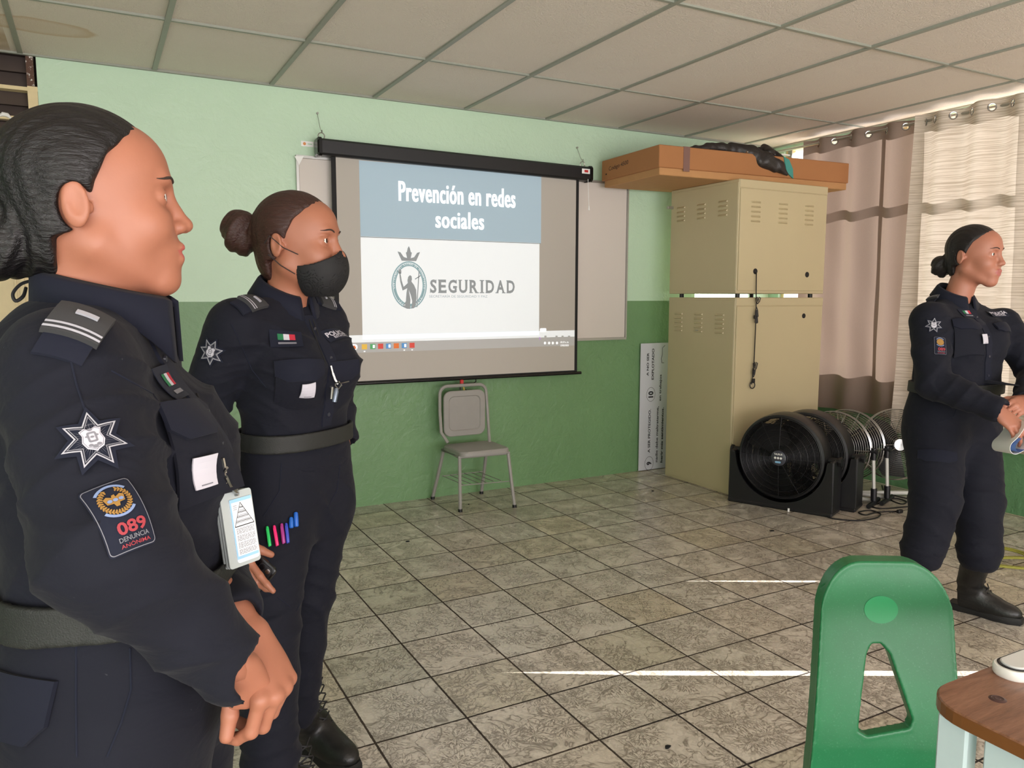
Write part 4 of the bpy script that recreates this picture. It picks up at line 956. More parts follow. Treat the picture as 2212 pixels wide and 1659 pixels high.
# ================================================================ GREEN CHAIR
DEFER = []
def green_chair():
    D0 = 1.74; c = at(1922, 1400, D0); fz = math.radians(240); F = A3(math.cos(fz), math.sin(fz), 0); L = A3(-math.sin(fz), math.cos(fz), 0)
    t = thing('plastic_chair', (c[0]+F[0]*.16, c[1]+F[1]*.16, 0), 'green moulded plastic school chair with a triangular hole in its back', 'chair', absolute=True)
    ztop = .736; zseat = .31
    tri = [(-.030, .182), (-.008, .182), (.012, .205), (.062, .352), (.055, .372), (-.040, .392), (-.060, .380), (-.058, .34), (-.042, .205)]
    tri = [(a+.0, b) for a, b in tri]
    def intri(a, b):
        ins = False; n = len(tri)
        for i in range(n):
            (x0, y0), (x1, y1) = tri[i], tri[(i+1) % n]
            if (y0 > b) != (y1 > b) and a < (x1-x0)*(b-y0)/(y1-y0)+x0: ins = not ins
        return ins
    # shell as an implicit solid so that edges roll and the hole has thickness
    ax3 = np.stack([F, L, A3(0, 0, 1)])
    def rr2(a, b, cx, cz, hw, hh, r): qx = np.abs(a-cx)-hw+r; qz = np.abs(b-cz)-hh+r; return np.minimum(np.maximum(qx, qz), 0)+np.sqrt(np.maximum(qx, 0)**2+np.maximum(qz, 0)**2)-r
    def poly_sd(a, b, poly):
        d = np.full(a.shape, 1e9); s_ = np.ones(a.shape); n = len(poly)
        for i in range(n):
            x0, y0 = poly[i]; x1, y1 = poly[(i+1) % n]; ex_, ey_ = x1-x0, y1-y0; wx_, wy_ = a-x0, b-y0
            tt = np.clip((wx_*ex_+wy_*ey_)/(ex_*ex_+ey_*ey_), 0, 1); d = np.minimum(d, (wx_-ex_*tt)**2+(wy_-ey_*tt)**2)
            c1, c2, c3 = b >= y0, b < y1, ex_*wy_ > ey_*wx_; fl_ = (c1 & c2 & c3) | (~c1 & ~c2 & ~c3); s_ = np.where(fl_, -s_, s_)
        return s_*np.sqrt(d)
    cw = A3(c[0], c[1], 0)
    def shell(Pw):
        q = (Pw-cw) @ ax3.T; x, y, z = q[:, 0], q[:, 1], q[:, 2]; d = ztop-z
        hw = .143+.026*np.clip((d-.05)/.42, 0, 1)
        lean = -.055*np.clip(1-d/.42, 0, 1.3)**1.3
        zc_ = z
        outline = rr2(y/hw*.17, z, 0, ztop-.32, .17, .32, .112)
        x0 = lean+.012*np.clip(np.abs(y)/hw, 0, 1.1)**3.0
        # bend into the seat
        front = x-x0
        back = np.abs(front)-.0035
        back = np.maximum(back, outline)
        # rim flange rolled forward
        rim = np.maximum(np.maximum(outline, -(outline+.006)), np.maximum(front-.003, -front-.046))
        hx = poly_sd(y, d, [(a, b) for a, b in tri])
        wall = np.maximum(np.maximum(hx-.006, -hx-.001), np.maximum(front-.003, -front-.026))
        body_ = np.maximum(back, -hx+.001)
        k = .003; r_ = body_
        for o_ in (rim, wall): h = np.maximum(k-np.abs(r_-o_), 0)/k; r_ = np.minimum(r_, o_)-h*h*k/4
        # trim the shell low and join the seat
        r_ = np.maximum(r_, (ztop-.56)-z)
        seat = np.maximum(np.maximum(np.abs(z-(ztop-.54)-.04*np.clip(np.abs(y)/.2, 0, 1)**3+.02*np.clip((x-.1)/.3, 0, 1))-.004, np.abs(y)-.166), np.abs(x-.17)-.18)
        h = np.maximum(.03-np.abs(r_-seat), 0)/.03; r_ = np.minimum(r_, seat)-h*h*.03/4
        return r_
    e = .40
    sdf_obj('shell', [('f', shell, 0)], (c[0]-e, c[1]-e, ztop-.60), (c[0]+.5, c[1]+.5, ztop+.02), .0032, M['green_plastic'], t, it=2)
    # smooth oval mark moulded into the back
    sh_o = [o for o in kids(t) if o.name.startswith('shell')][0]; DEFER.append((t, sh_o))
    for sx_, sy_2 in ((.02, .15), (.02, -.15), (.33, .15), (.33, -.15)):
        a = cw+F*sx_+L*sy_2+A3(0, 0, ztop-.535); b = cw+F*(sx_+(.03 if sx_ > .1 else -.06))+L*sy_2*1.12
        MB().tube([a, b+A3(0, 0, .012)], .011, 10).build('leg', M['white_metal'], t, smooth=True)
    return t
green_chair()

# ================================================================ DESK
DZ = .70; dk = thing('school_desk', (1.5, .52, 0), 'small school desk with brown wood-look top and pale blue metal body', 'desk', absolute=True)
X0, X1, Y0, Y1, rr_ = 1.140, 1.78, .27, .742, .075
def dk_out(off=0.0):
    P = []
    for (cx_, cy_2, a0) in ((X0+rr_, Y1-rr_, 90), (X0+rr_, Y0+rr_, 180), (X1-rr_, Y0+rr_, 270), (X1-rr_, Y1-rr_, 0)):
        for k in range(9): a = math.radians(a0+90*k/8); P.append((cx_+(rr_+off)*math.cos(a), cy_2+(rr_+off)*math.sin(a)))
    return P
MB().loft([[(x, y, DZ-.003) for x, y in dk_out(-.001)], [(x, y, DZ) for x, y in dk_out(-.003)]]).build('desk_top', M['brown_wood'], dk)
MB().loft([[(x, y, z) for x, y in dk_out(o_)] for z, o_ in ((DZ-.024, -.003), (DZ-.022, 0), (DZ-.003, 0), (DZ-.0025, -.001))]).build('edge_band', M['wood_edge'], dk)
MB().box((X0+.018, Y0+.03, DZ-.105), (X1-.02, Y1-.10, DZ-.024), None, .003).build('book_tray', M['pale_blue_metal'], dk)
for x in (X0+.018, X1-.05):
    for y, w in ((Y1-.075, .05), (Y0+.04, .03)):
        MB().box((x, y, 0.012), (x+.03, y+w, DZ-.024), None, .004).build('leg', M['pale_blue_metal'], dk)
        MB().box((x-.002, y-.002, 0), (x+.032, y+w+.002, .02), None, .003).build('leg_cap', M['black_plastic'], dk)
MB().box((X0+.012, Y1-.115, DZ-.16), (X0+.03, Y1-.105, DZ-.13), None, .002).build('bolt_tab', mat('brown_rusty_tab', (84, 58, 50), .6), dk)
for x, y in ((1.262, .700-.06),):
    q = on_z(2155, 1510, DZ); MB().lathe([(.0001, .0012), (.004, .0015), (.005, .0006), (.008, .0006), (.009, .0016), (.012, .0006), (.013, 0)], (q[0], q[1], DZ), 'z', 24).build('screw_cover', mat('dark_brown_cap', (70, 46, 44), .4), dk, smooth=True)
# white case with black outline on the desk
q = on_z(2165, 1462, DZ); wc = thing('white_case', (q[0]+.055, q[1]-.005, DZ), 'white rounded plastic case with a black outline lying on the school desk', 'case', absolute=True)
cx_, cy_2 = q[0]+.062, q[1]-.004
def slab(w, h, r, z0, z1): return MB().loft([[(cx_+x, cy_2+y, z) for x, y in rrect(0, 0, w+o, h+o, r+o/2, 8)] for z, o in ((z0, -.004), (z0+.003, 0), (z1-.003, 0), (z1, -.004))])
slab(.135, .060, .028, DZ, DZ+.017).build('case_body', mat('white_shell', (236, 236, 230), .3), wc, smooth=True)
slab(.122, .050, .024, DZ+.016, DZ+.0185).build('case_outline', M['black_gloss'], wc, smooth=True)
slab(.110, .043, .0205, DZ+.0175, DZ+.021).build('case_lid', mat('pale_grey_lid', (214, 216, 214), .4), wc, smooth=True)
# ================================================================ PEOPLE
def cloth(name, c, bstr=0.35, rough=0.82, seam=0.0):
    t = NT(name); co = t.coord(); b = t.b
    n = t.noise(co, 7, 4, 0.6); base = lin(c)
    colr = t.mix(n, tuple(v*0.82 for v in base[:3])+(1,), tuple(v*1.2 for v in base[:3])+(1,))
    lint = t.ramp(t.noise(co, 140, 1), [(0.80, gray(0)), (0.83, gray(0.25))]); colr = t.mix(lint, colr, lin((110, 112, 118)))
    t.link(colr, b.inputs['Base Color']); b.inputs['Roughness'].default_value = rough
    b.inputs['Sheen Weight'].default_value = 0.03; b.inputs['Sheen Roughness'].default_value = 0.5; b.inputs['Specular IOR Level'].default_value = 0.25
    fold_ = t.noise(t.map(co, (1, 1, 1.7)), 16, 3, 0.5, 0.8); weave = t.noise(co, 900, 2)
    t.bump(t.math('MULTIPLY_ADD', weave, 0.04, fold_), bstr, 0.012); return t.m
M['navy'] = cloth('navy_uniform_twill', (17, 19, 30), .28)
M['navy_patch'] = cloth('navy_badge_cloth', (23, 27, 42), 0.05)
M['navy_collar'] = cloth('navy_collar_cloth', (20, 23, 37), 0.12)
M['charcoal'] = mat('charcoal_epaulette', (52, 52, 54), 0.8, bump=0.1, bscale=700)
M['belt'] = mat('black_webbing_belt', (30, 32, 30), 0.6, bump=0.35, bscale=500, bdist=0.003)
M['boot'] = mat('black_boot_leather', (22, 22, 22), 0.42, bump=0.2, bscale=70, bdist=0.006)
M['rubber'] = mat('black_rubber', (16, 16, 16), 0.7)
M['silver_thread'] = mat('silver_thread', (168, 168, 176), 0.5, 0.1, noise=0.1, nscale=200)
M['grey_thread'] = mat('grey_thread', (120, 120, 128), 0.7)
M['tag_white'] = mat('white_cloth_tag', (196, 194, 204), 0.6)
M['gold'] = mat('gold_thread', (150, 112, 52), 0.6); M['red_thread'] = mat('red_thread', (150, 48, 58), 0.7); M['blue_thread'] = mat('pale_blue_thread', (120, 138, 176), 0.7)
M['flag_green'] = mat('flag_green', (30, 110, 70), 0.7); M['flag_red'] = mat('flag_red', (180, 40, 60), 0.7)
M['button'] = mat('dark_button', (46, 48, 58), 0.3)
M['lens'] = mat('clear_vinyl', (170, 178, 178), 0.2)
def skin(name, c, lipc):
    out = []
    for nm, cc, r in ((name, c, 0.5), (name+'_lips', lipc, 0.42), (name+'_brow', (48, 34, 28), 0.8), ('eye_white', (226, 220, 214), 0.2), ('dark_iris', (38, 24, 18), 0.12)):
        t = NT(nm); co = t.coord(); base = lin(cc); n = t.noise(co, 22, 4, 0.6)
        t.link(t.mix(n, tuple(v*0.9 for v in base[:3])+(1,), tuple(min(1, v*1.08) for v in base[:3])+(1,)), t.b.inputs['Base Color'])
        t.b.inputs['Roughness'].default_value = r; t.bump(t.noise(co, 420, 2), 0.06, 0.001)
        if nm == name: t.b.inputs['Subsurface Weight'].default_value = 0.04; t.b.inputs['Subsurface Radius'].default_value = (0.012, 0.005, 0.003)
        out.append(t.m)
    return out
def hair_mat(name, c, az):
    t = NT(name); co = t.map(t.coord(), (1, 1, 1), rot=(0, 0, -az)); s_ = t.map(co, (9, 95, 75))
    n = t.noise(s_, 2.4, 4, 0.65, 0.4); base = lin(c)
    t.link(t.mix(n, tuple(v*0.55 for v in base[:3])+(1,), tuple(v*1.7 for v in base[:3])+(1,)), t.b.inputs['Base Color'])
    t.b.inputs['Roughness'].default_value = 0.36; t.b.inputs['Specular IOR Level'].default_value = 0.35; t.bump(n, 0.55, 0.006); return t.m

def hand_prims(Wp, X, N, side, curls, sc=1.0, thumb=(0.5, 0.35), spread=0.0):
    """wrist point, direction to the fingers, back-of-hand normal, side +1 right hand / -1 left hand"""
    X = X/np.linalg.norm(X); N = N-X*(N@X); N /= np.linalg.norm(N); Y = np.cross(N, X)*side
    g = lambda x, y, z: Wp+sc*(X*x+Y*y+N*z); P_ = []
    kn = [(.086, .027, .002), (.090, .008, .004), (.085, -.011, .002), (.077, -.028, -.003)]
    ln = [(.042, .026, .021), (.046, .030, .022), (.043, .028, .021), (.033, .021, .018)]; rd = [.0088, .0090, .0085, .0075]
    P_.append(('c', (g(-.05, 0, 0), g(.005, 0, 0), .027*sc, .024*sc, (N, .78)), .01))
    for (x, y, z), r in zip(kn, rd): P_.append(('c', (g(.008, y*.55, 0), g(x, y, z), .0145*sc, (r+.0018)*sc), .014))
    P_.append(('e', (g(.045, 0, -.004), (.042*sc, .036*sc, .014*sc), np.stack([X, Y, N])), .012))
    for i, ((x, y, z), L3, r) in enumerate(zip(kn, ln, rd)):
        p = g(x, y, z); a = 0.0; sp = spread*(1.5-i)*.12
        for j, (l_, c_) in enumerate(zip(L3, curls[i])):
            a += c_; d = X*math.cos(a)-N*math.sin(a)+Y*sp; d /= np.linalg.norm(d); q = p+d*l_*sc
            P_.append(('c', (p, q, r*sc*(1-.07*j), r*sc*(.93-.09*j)), .004 if j else .006)); p = q
    t0 = g(.018, .022, -.008); d1 = X*math.cos(thumb[0])+Y*math.sin(thumb[0])-N*.35; d1 /= np.linalg.norm(d1); t1 = t0+d1*.040*sc
    d2 = X*math.cos(thumb[1])+Y*math.sin(thumb[1])-N*.55; d2 /= np.linalg.norm(d2); t2 = t1+d2*.031*sc; d3 = d2-N*.25; d3 /= np.linalg.norm(d3); t3 = t2+d3*.024*sc
    P_ += [('c', (t0, t1, .0135*sc, .0108*sc), .012), ('c', (t1, t2, .0105*sc, .0098*sc), .004), ('c', (t2, t3, .0098*sc, .0082*sc), .004)]
    return P_

def head_fn(C, az, tilt, s, mouth=0.0):
    ca, sa = math.cos(az), math.sin(az); ct, st = math.cos(tilt), math.sin(tilt)
    X = A3(ca*ct, sa*ct, st); Y = A3(-sa, ca, 0); Z = np.cross(X, Y); R3 = np.stack([X, Y, Z])
    loc = lambda P: ((P-C) @ R3.T)/s
    g = lambda x, y, z: C+s*(X*x+Y*y+Z*z)
    def e(c, r, k, op='+', ax=None): return ('e', (g(*c), tuple(v*s for v in r), R3 if ax is None else ax @ R3), k*s, op)
    def c(a, b, ra, rb, k, op='+'): return ('c', (g(*a), g(*b), ra*s, rb*s), k*s, op)
    P_ = [e((-.010, 0, .030), (.094, .074, .086), .01), e((.028, 0, -.025), (.060, .060, .078), .03), e((.045, 0, .045), (.046, .052, .048), .03)]
    for y in (-1, 1): P_ += [c((-.005, y*.050, -.055), (.062, y*.014, -.104), .022, .016, .03), e((.060, y*.034, -.034), (.026, .024, .026), .03)]
    P_ += [e((.076, 0, -.106), (.017, .018, .015), .02), e((.074, 0, -.068), (.026, .032, .030), .02)]
    P_ += [c((.082, -.026, .024), (.082, .026, .024), .011, .011, .015), e((.089, -.032, .004), (.013, .018, .012), .014, '-'), e((.089, .032, .004), (.013, .018, .012), .014, '-')]
    P_ += [c((.088, 0, .012), (.104, 0, -.028), .007, .0105, .012), e((.107, 0, -.032), (.011, .010, .009), .008)]
    for y in (-1, 1): P_ += [e((.099, y*.012, -.035), (.009, .007, .0075), .006), e((.104, y*.0065, -.043), (.004, .003, .004), .003, '-'), e((.0745, y*.031, .004), (.0150, .0165, .0135), .004), e((.0905, y*.0315, .0035), (.013, .0120, .0050), .003, '-')]
    m_ = mouth
    P_ += [c((.0965, -.012, -.062), (.0965, .012, -.062), .0062, .0062, .006), c((.0865, -.024, -.064+m_*.004), (.0965, -.012, -.062), .004, .006, .005), c((.0865, .024, -.064+m_*.004), (.0965, .012, -.062), .004, .006, .005),
           c((.094, -.011, -.0735-m_*.003), (.094, .011, -.0735-m_*.003), .0072, .0072, .006), c((.110, -.022, -.0675), (.110, .022, -.0675), .0140, .0140, .0, '-') if False else c((.101, -.020, -.0677), (.101, .020, -.0677), .0022, .0022, .003, '-')]
    for y in (-1, 1):
        ca2, sa2 = math.cos(y*.35), math.sin(y*.35); ax = np.array([[ca2, sa2, 0], [-sa2, ca2, 0], [0, 0, 1.0]])
        P_ += [e((-.020, y*.077, -.008), (.0165, .0075, .029), .008, '+', ax), e((-.017, y*.085, -.002), (.011, .005, .020), .005, '-', ax), e((-.006, y*.074, -.012), (.006, .005, .008), .004)]
    return P_, loc, g, R3, (X, Y, Z)

def hairline(z, y): 
    h = np.interp(z, [-.13, -.075, -.045, -.035, -.01, .02, .05, .075, .095, .115, .14], [-.062, -.055, -.050, -.012, -.006, .004, .020, .042, .060, .080, .16])
    return h+.016*np.clip(1-np.abs(y)/.065, 0, 1)

def make_head(C, az, tilt, s, neck_to, person, tone, hair_c, bun, mouth=0.0, mask=False, cell=.0026, neck_r=.053):
    prims, loc, g, R3, (X, Y, Z) = head_fn(C, az, tilt, s, mouth)
    prims = prims+[('c', (g(-.022, 0, -.055), neck_to, .050*s, neck_r), .03*s)]
    V, F = surf(prims, np.minimum(C-.16*s, neck_to-.07), np.maximum(C+.16*s, neck_to+.07), cell); V = relax(V, F, 1, .35)
    q = loc(V[F].mean(1)); x, y, z = q[:, 0], q[:, 1], q[:, 2]; mi = np.zeros(len(F), int); ay = np.abs(y)
    lipz = -.067+.0*x; mi[(x > .088) & (ay < .024-.9*np.abs(z-lipz)) & (np.abs(z-lipz) < .0135)] = 1
    V, F, mi = V.copy(), F.copy(), mi
    hb = BVHTree.FromPolygons([tuple(v) for v in V], [tuple(map(int, f)) for f in F]); ex_ = MB(); em = []
    def sf(y_, z_, off):
        h_ = hb.ray_cast(Vector(g(.16, y_, z_)), Vector(-X)); return (np.array(h_[0]) if h_[0] is not None else g(.085, y_, z_))+X*off*s
    for sy_ in (-1, 1):
        k0 = len(ex_.f); ex_.tube([sf(sy_*yy, .0235+.0055*math.sin(min(1, (yy-.012)/.03)*2.6), .0003) for yy in np.linspace(.013, .047, 12)], [.0012*s]+[.0021*s]*8+[.0015*s, .001*s, .0005*s], 6, flat=1); em += [2]*(len(ex_.f)-k0)
        k0 = len(ex_.f); ex_.tube([sf(sy_*yy, .0078-.0000-85*(yy-.0315)**2*.5, .0006) for yy in np.linspace(.0205, .0430, 9)], [.0004*s, .0008*s, .001*s, .001*s, .001*s, .001*s, .001*s, .0009*s, .0005*s], 5); em += [2]*(len(ex_.f)-k0)
        c_ = g(.0735, sy_*.0312, .0037); rings = []; r_ = .0135*s; N_ = 20
        for i_, a_ in enumerate([0.02, .17, .36, .46, .60, .85, 1.15, 1.5, 1.9]): rings.append([tuple(c_+r_*(X*math.cos(a_)+math.sin(a_)*(Y*math.cos(b_)+Z*math.sin(b_)))) for b_ in [2*math.pi*q_/N_ for q_ in range(N_)]])
        k0 = len(ex_.f); ex_.loft(rings[::-1], True); nf = len(ex_.f)-k0; tmp = []
        for q_ in range(nf): 
            ring_i = 7-q_//N_ if q_ < 8*N_ else -1
            tmp.append(4 if (ring_i <= 2) else 3)
        tmp[-2] = 3; tmp[-1] = 4; em += tmp
    q4 = [(f if len(f) == 4 else None) for f in ex_.f]
    extra = (np.array(ex_.v), ex_.f, em)
    # hair cap and bun
    hm = hair_mat(hair_c[0], hair_c[1], az)
    def cap(P):
        q = loc(P); sk = sd_ell(q, (-.013, 0, .030), (.103, .083, .096)); low = sd_ell(q, (-.040, 0, -.040), (.062, .066, .062)); k = .03
        h = np.maximum(k-np.abs(sk-low), 0)/k; d = np.minimum(sk, low)-h*h*k/4
        cut = (q[:, 0]-hairline(q[:, 2], q[:, 1]))*.75; k = .006; h = np.maximum(k-np.abs(d-cut), 0)/k; d = np.maximum(d, cut)+h*h*k/4
        ear = sd_ell(q*A3(1, 1, 1), (-.020, 0, -.010), (.020, .2, .030)); h = np.maximum(k-np.abs(d+ear), 0)/k; d = np.where(np.abs(q[:, 1]) > .05, np.maximum(d, -ear)+h*h*k/4, d)
        return d*s
    bc, br = bun; bC = g(*bc)
    bun_ps = [('f', cap, 0), ('e', (bC, tuple(v*s for v in br), R3), .012), ('c', (g(-.085, 0, bc[2]*.6), bC, .03*s, .03*s), .02)]
    def hd(P):
        q = loc(P); a = np.arctan2(q[:, 2]-bc[2], q[:, 1]*1.0); rb = np.linalg.norm(q-np.array(bc), axis=1); w = np.clip((rb-.075)/-.02, 0, 1)
        strand = np.sin(q[:, 1]*420+9*q[:, 0]+2*np.sin(q[:, 0]*40))*.0006; tw = np.sin(a*3+rb*190+q[:, 0]*120)*.0030+np.sin(a*9+q[:, 0]*300)*.0010
        return strand*(1-w)+tw*w
    sdf_obj('hair', bun_ps, C-.24*s, C+.17*s, cell*1.05, hm, person, hd)
    if mask:
        def mk(P):
            q = loc(P); f_ = np.abs(sd_ell(q, (.052, 0, -.060), (.069, .069, .074)))*s-.0016; x, y, z = q[:, 0], q[:, 1], q[:, 2]
            top = (z-(-.018-.5*np.clip(np.abs(y)-.01, 0, 1)-.15*np.clip(.09-x, 0, 1))); reg = np.maximum(top, np.maximum(-.128-z, .020-x)); return np.maximum(f_, reg*s)
        sdf_obj('face_mask', [('f', mk, 0)], C-.14*s, C+.16*s, .0024, M['black_matte'], person)
        MB().tube([g(.03, -.068, -.03), g(.0, -.081, -.015), g(-.03, -.088, .012), g(-.045, -.085, -.005)], .0012, 5).tube([g(.02, -.066, -.075), g(-.01, -.078, -.055), g(-.035, -.088, -.03)], .0012, 5).build('mask_strap', M['black_matte'], person)
    return V, F, mi, g, extra
def add_part(parts, V, F, mi): parts.append((V, F, mi))
def build_body(parts, mats, person):
    m = MB(); m.mats = list(mats)
    for V, F, mi in parts:
        k = len(m.v); m.v += V.tolist(); m.f += [tuple(int(i)+k for i in f) for f in F]; m.mi += list(map(int, mi))
    return m.build('body', None, person, smooth='all')
def boot_dummy(): pass
def bvh_of(*objs):
    V, F = [], []
    for o in objs:
        k = len(V); off = np.array(o.get('_abs', (0, 0, 0))); V += [tuple(np.array(v.co)+off) for v in o.data.vertices]; F += [tuple(i+k for i in p_.vertices) for p_ in o.data.polygons]
    return BVHTree.FromPolygons(V, F)
class Conform:
    def __init__(s, bvh, px, py, up, w=None):
        d = Vector(ray(px, py)).normalized(); h = bvh.ray_cast(Vector(CAM), d); s.ok = h[0] is not None; s.b = bvh
        if not s.ok: return
        s.p = np.array(h[0]); n = np.zeros(3)
        for dx in (-5, 0, 5):
            for dy in (-5, 0, 5):
                hh = bvh.ray_cast(Vector(CAM), Vector(ray(px+dx, py+dy)).normalized())
                if hh[0] is not None: n += np.array(hh[1])*(1 if np.dot(hh[1], np.array(d)) < 0 else -1)
        s.n = n/np.linalg.norm(n); up = np.asarray(up, float); U = up-s.n*(up@s.n); s.U = U/np.linalg.norm(U); s.R = np.cross(s.U, s.n)
    def fit(s, w, h):
        A, B = [], []
        for u in np.linspace(-w/2, w/2, 9):
            for v in np.linspace(-h/2, h/2, 9):
                o = s.p+s.R*u+s.U*v+s.n*.07; h_ = s.b.ray_cast(Vector(o), Vector(-s.n), .16)
                if h_[0] is not None: A.append((1, u, v, u*u, u*v, v*v)); B.append(.07-h_[3])
        A, B = np.array(A), np.array(B); c, *_ = np.linalg.lstsq(A, B, rcond=None); res = B-A@c; keep = np.abs(res) < .006
        if keep.sum() > 12: c, *_ = np.linalg.lstsq(A[keep], B[keep], rcond=None); res = (B-A@c)[keep]
        s.q = c; s.lift = max(0, np.percentile(res, 97)); return s
    def at(s, u, v, off):
        if getattr(s, 'q', None) is not None: return s.p+s.R*u+s.U*v+s.n*(s.q@np.array((1, u, v, u*u, u*v, v*v))+s.lift+off)
        o = s.p+s.R*u+s.U*v+s.n*.07; h = s.b.ray_cast(Vector(o), Vector(-s.n), .16)
        q = np.array(h[0]) if h[0] is not None else o-s.n*.07
        return q+s.n*off
    def grid(s, mb, w, h, off, thick, material, nu=10, nv=10, cu=0, cv=0, taper=0.0, round_=0.0):
        T = [[s.at(cu+(i/nu-.5)*w*(1-taper*(j/nv)), cv+(j/nv-.5)*h-(round_*abs(i/nu-.5)**2*4 if j == 0 else 0)*-1, off) for i in range(nu+1)] for j in range(nv+1)]
        V = [p for r in T for p in r]; B = [p-s.n*thick for p in V]; n = nu+1; F = []
        for j in range(nv):
            for i in range(nu): a = j*n+i; F.append((a, a+1, a+n+1, a+n))
        edge = [(i) for i in range(nu)]+[nu+j*n for j in range(nv)]+[nv*n+nu-i for i in range(nu)]+[(nv-j)*n for j in range(nv)]
        N_ = len(V)
        for a, b in zip(edge, edge[1:]+edge[:1]): F.append((a, a+N_, b+N_, b))
        mb.add(V+B, F, material); return mb
    def shape(s, mb, VF, off, material, maxe=.006, cu=0, cv=0):
        import bmesh
        V, F = VF; bm = bmesh.new(); vs = [bm.verts.new((x+cu, y+cv, 0)) for x, y in V]
        for f in F:
            try: bm.faces.new([vs[i] for i in f])
            except ValueError: pass
        for _ in range(4):
            es = [e_ for e_ in bm.edges if e_.calc_length() > maxe]
            if not es: break
            bmesh.ops.subdivide_edges(bm, edges=es, cuts=1); bmesh.ops.triangulate(bm, faces=bm.faces[:])
        bm.verts.ensure_lookup_table(); bm.verts.index_update()
        mb.add([s.at(v.co.x, v.co.y, off) for v in bm.verts], [tuple(v.index for v in f.verts) for f in bm.faces], material); bm.free(); return mb
def starpoly(n, R_, r, rot=0.0, c=(0, 0)): return [(c[0]+(R_ if k % 2 == 0 else r)*math.sin(rot+math.pi*k/n), c[1]+(R_ if k % 2 == 0 else r)*math.cos(rot+math.pi*k/n)) for k in range(2*n)]
def scaled(P, k): return [(x*k, y*k) for x, y in P]
SH = [(-.5, .52), (-.25, .62), (0, .50), (.25, .62), (.5, .52), (.42, .25), (.52, -.1), (.38, -.45), (.12, -.58), (0, -.68), (-.12, -.58), (-.38, -.45), (-.52, -.1), (-.42, .25)]
def star_patch(cf, R_, person, detail=True):
    m = MB(); cf.shape(m, fill2d([starpoly(7, R_*1.22, R_*.72, .12)]), .0015, M['navy_patch'], R_*.3)
    cf.shape(m, fill2d([starpoly(7, R_, R_*.55, .12), starpoly(7, R_*.90, R_*.49, .12)]), .0026, M['silver_thread'], R_*.3)
    cf.shape(m, fill2d([starpoly(7, R_*.84, R_*.45, .12), starpoly(7, R_*.78, R_*.41, .12)]), .0026, M['grey_thread'], R_*.3)
    rays = []
    for k in range(42):
        a = 2*math.pi*k/42+.05; L_ = R_*(.72 if k % 6 == 0 else .50+.1*((k*7) % 3)/2); rays.append([(math.sin(a-.03)*R_*.2, math.cos(a-.03)*R_*.2), (math.sin(a+.03)*R_*.2, math.cos(a+.03)*R_*.2), (math.sin(a)*L_, math.cos(a)*L_)])
    for r_ in rays: cf.shape(m, fill2d([r_]), .0024, M['grey_thread'], R_*.5)
    cf.shape(m, fill2d([scaled(SH, R_*.66)]), .0034, M['tag_white'], R_*.3)
    cf.shape(m, fill2d([scaled(SH, R_*.60), scaled(SH, R_*.57)]), .0040, M['grey_thread'], R_*.5)
    cf.shape(m, fill2d([rrect(0, .06*R_, R_*.28, R_*.36, R_*.06), rrect(0, .06*R_, R_*.17, R_*.24, R_*.03)]), .0040, M['grey_thread'], R_*.4)
    if detail:
        for x, y, w in ((-.12, -.22, .05), (0, -.28, .06), (.13, -.22, .05), (0, .32, .05), (-.16, .1, .03), (.16, .1, .03), (0, .06, .04)): cf.shape(m, fill2d([ellipse(x*R_, y*R_, w*R_*1.5, w*R_, 8)]), .0041, M['grey_thread'], R_)
        V, F_ = fit(text2d('POLICÍA ESTATAL', 1, 1, .0), 0, .50*R_, .52*R_, .06*R_); cf.shape(m, (V, F_), .0041, M['grey_thread'], R_)
    return m.build('star_badge', None, person)
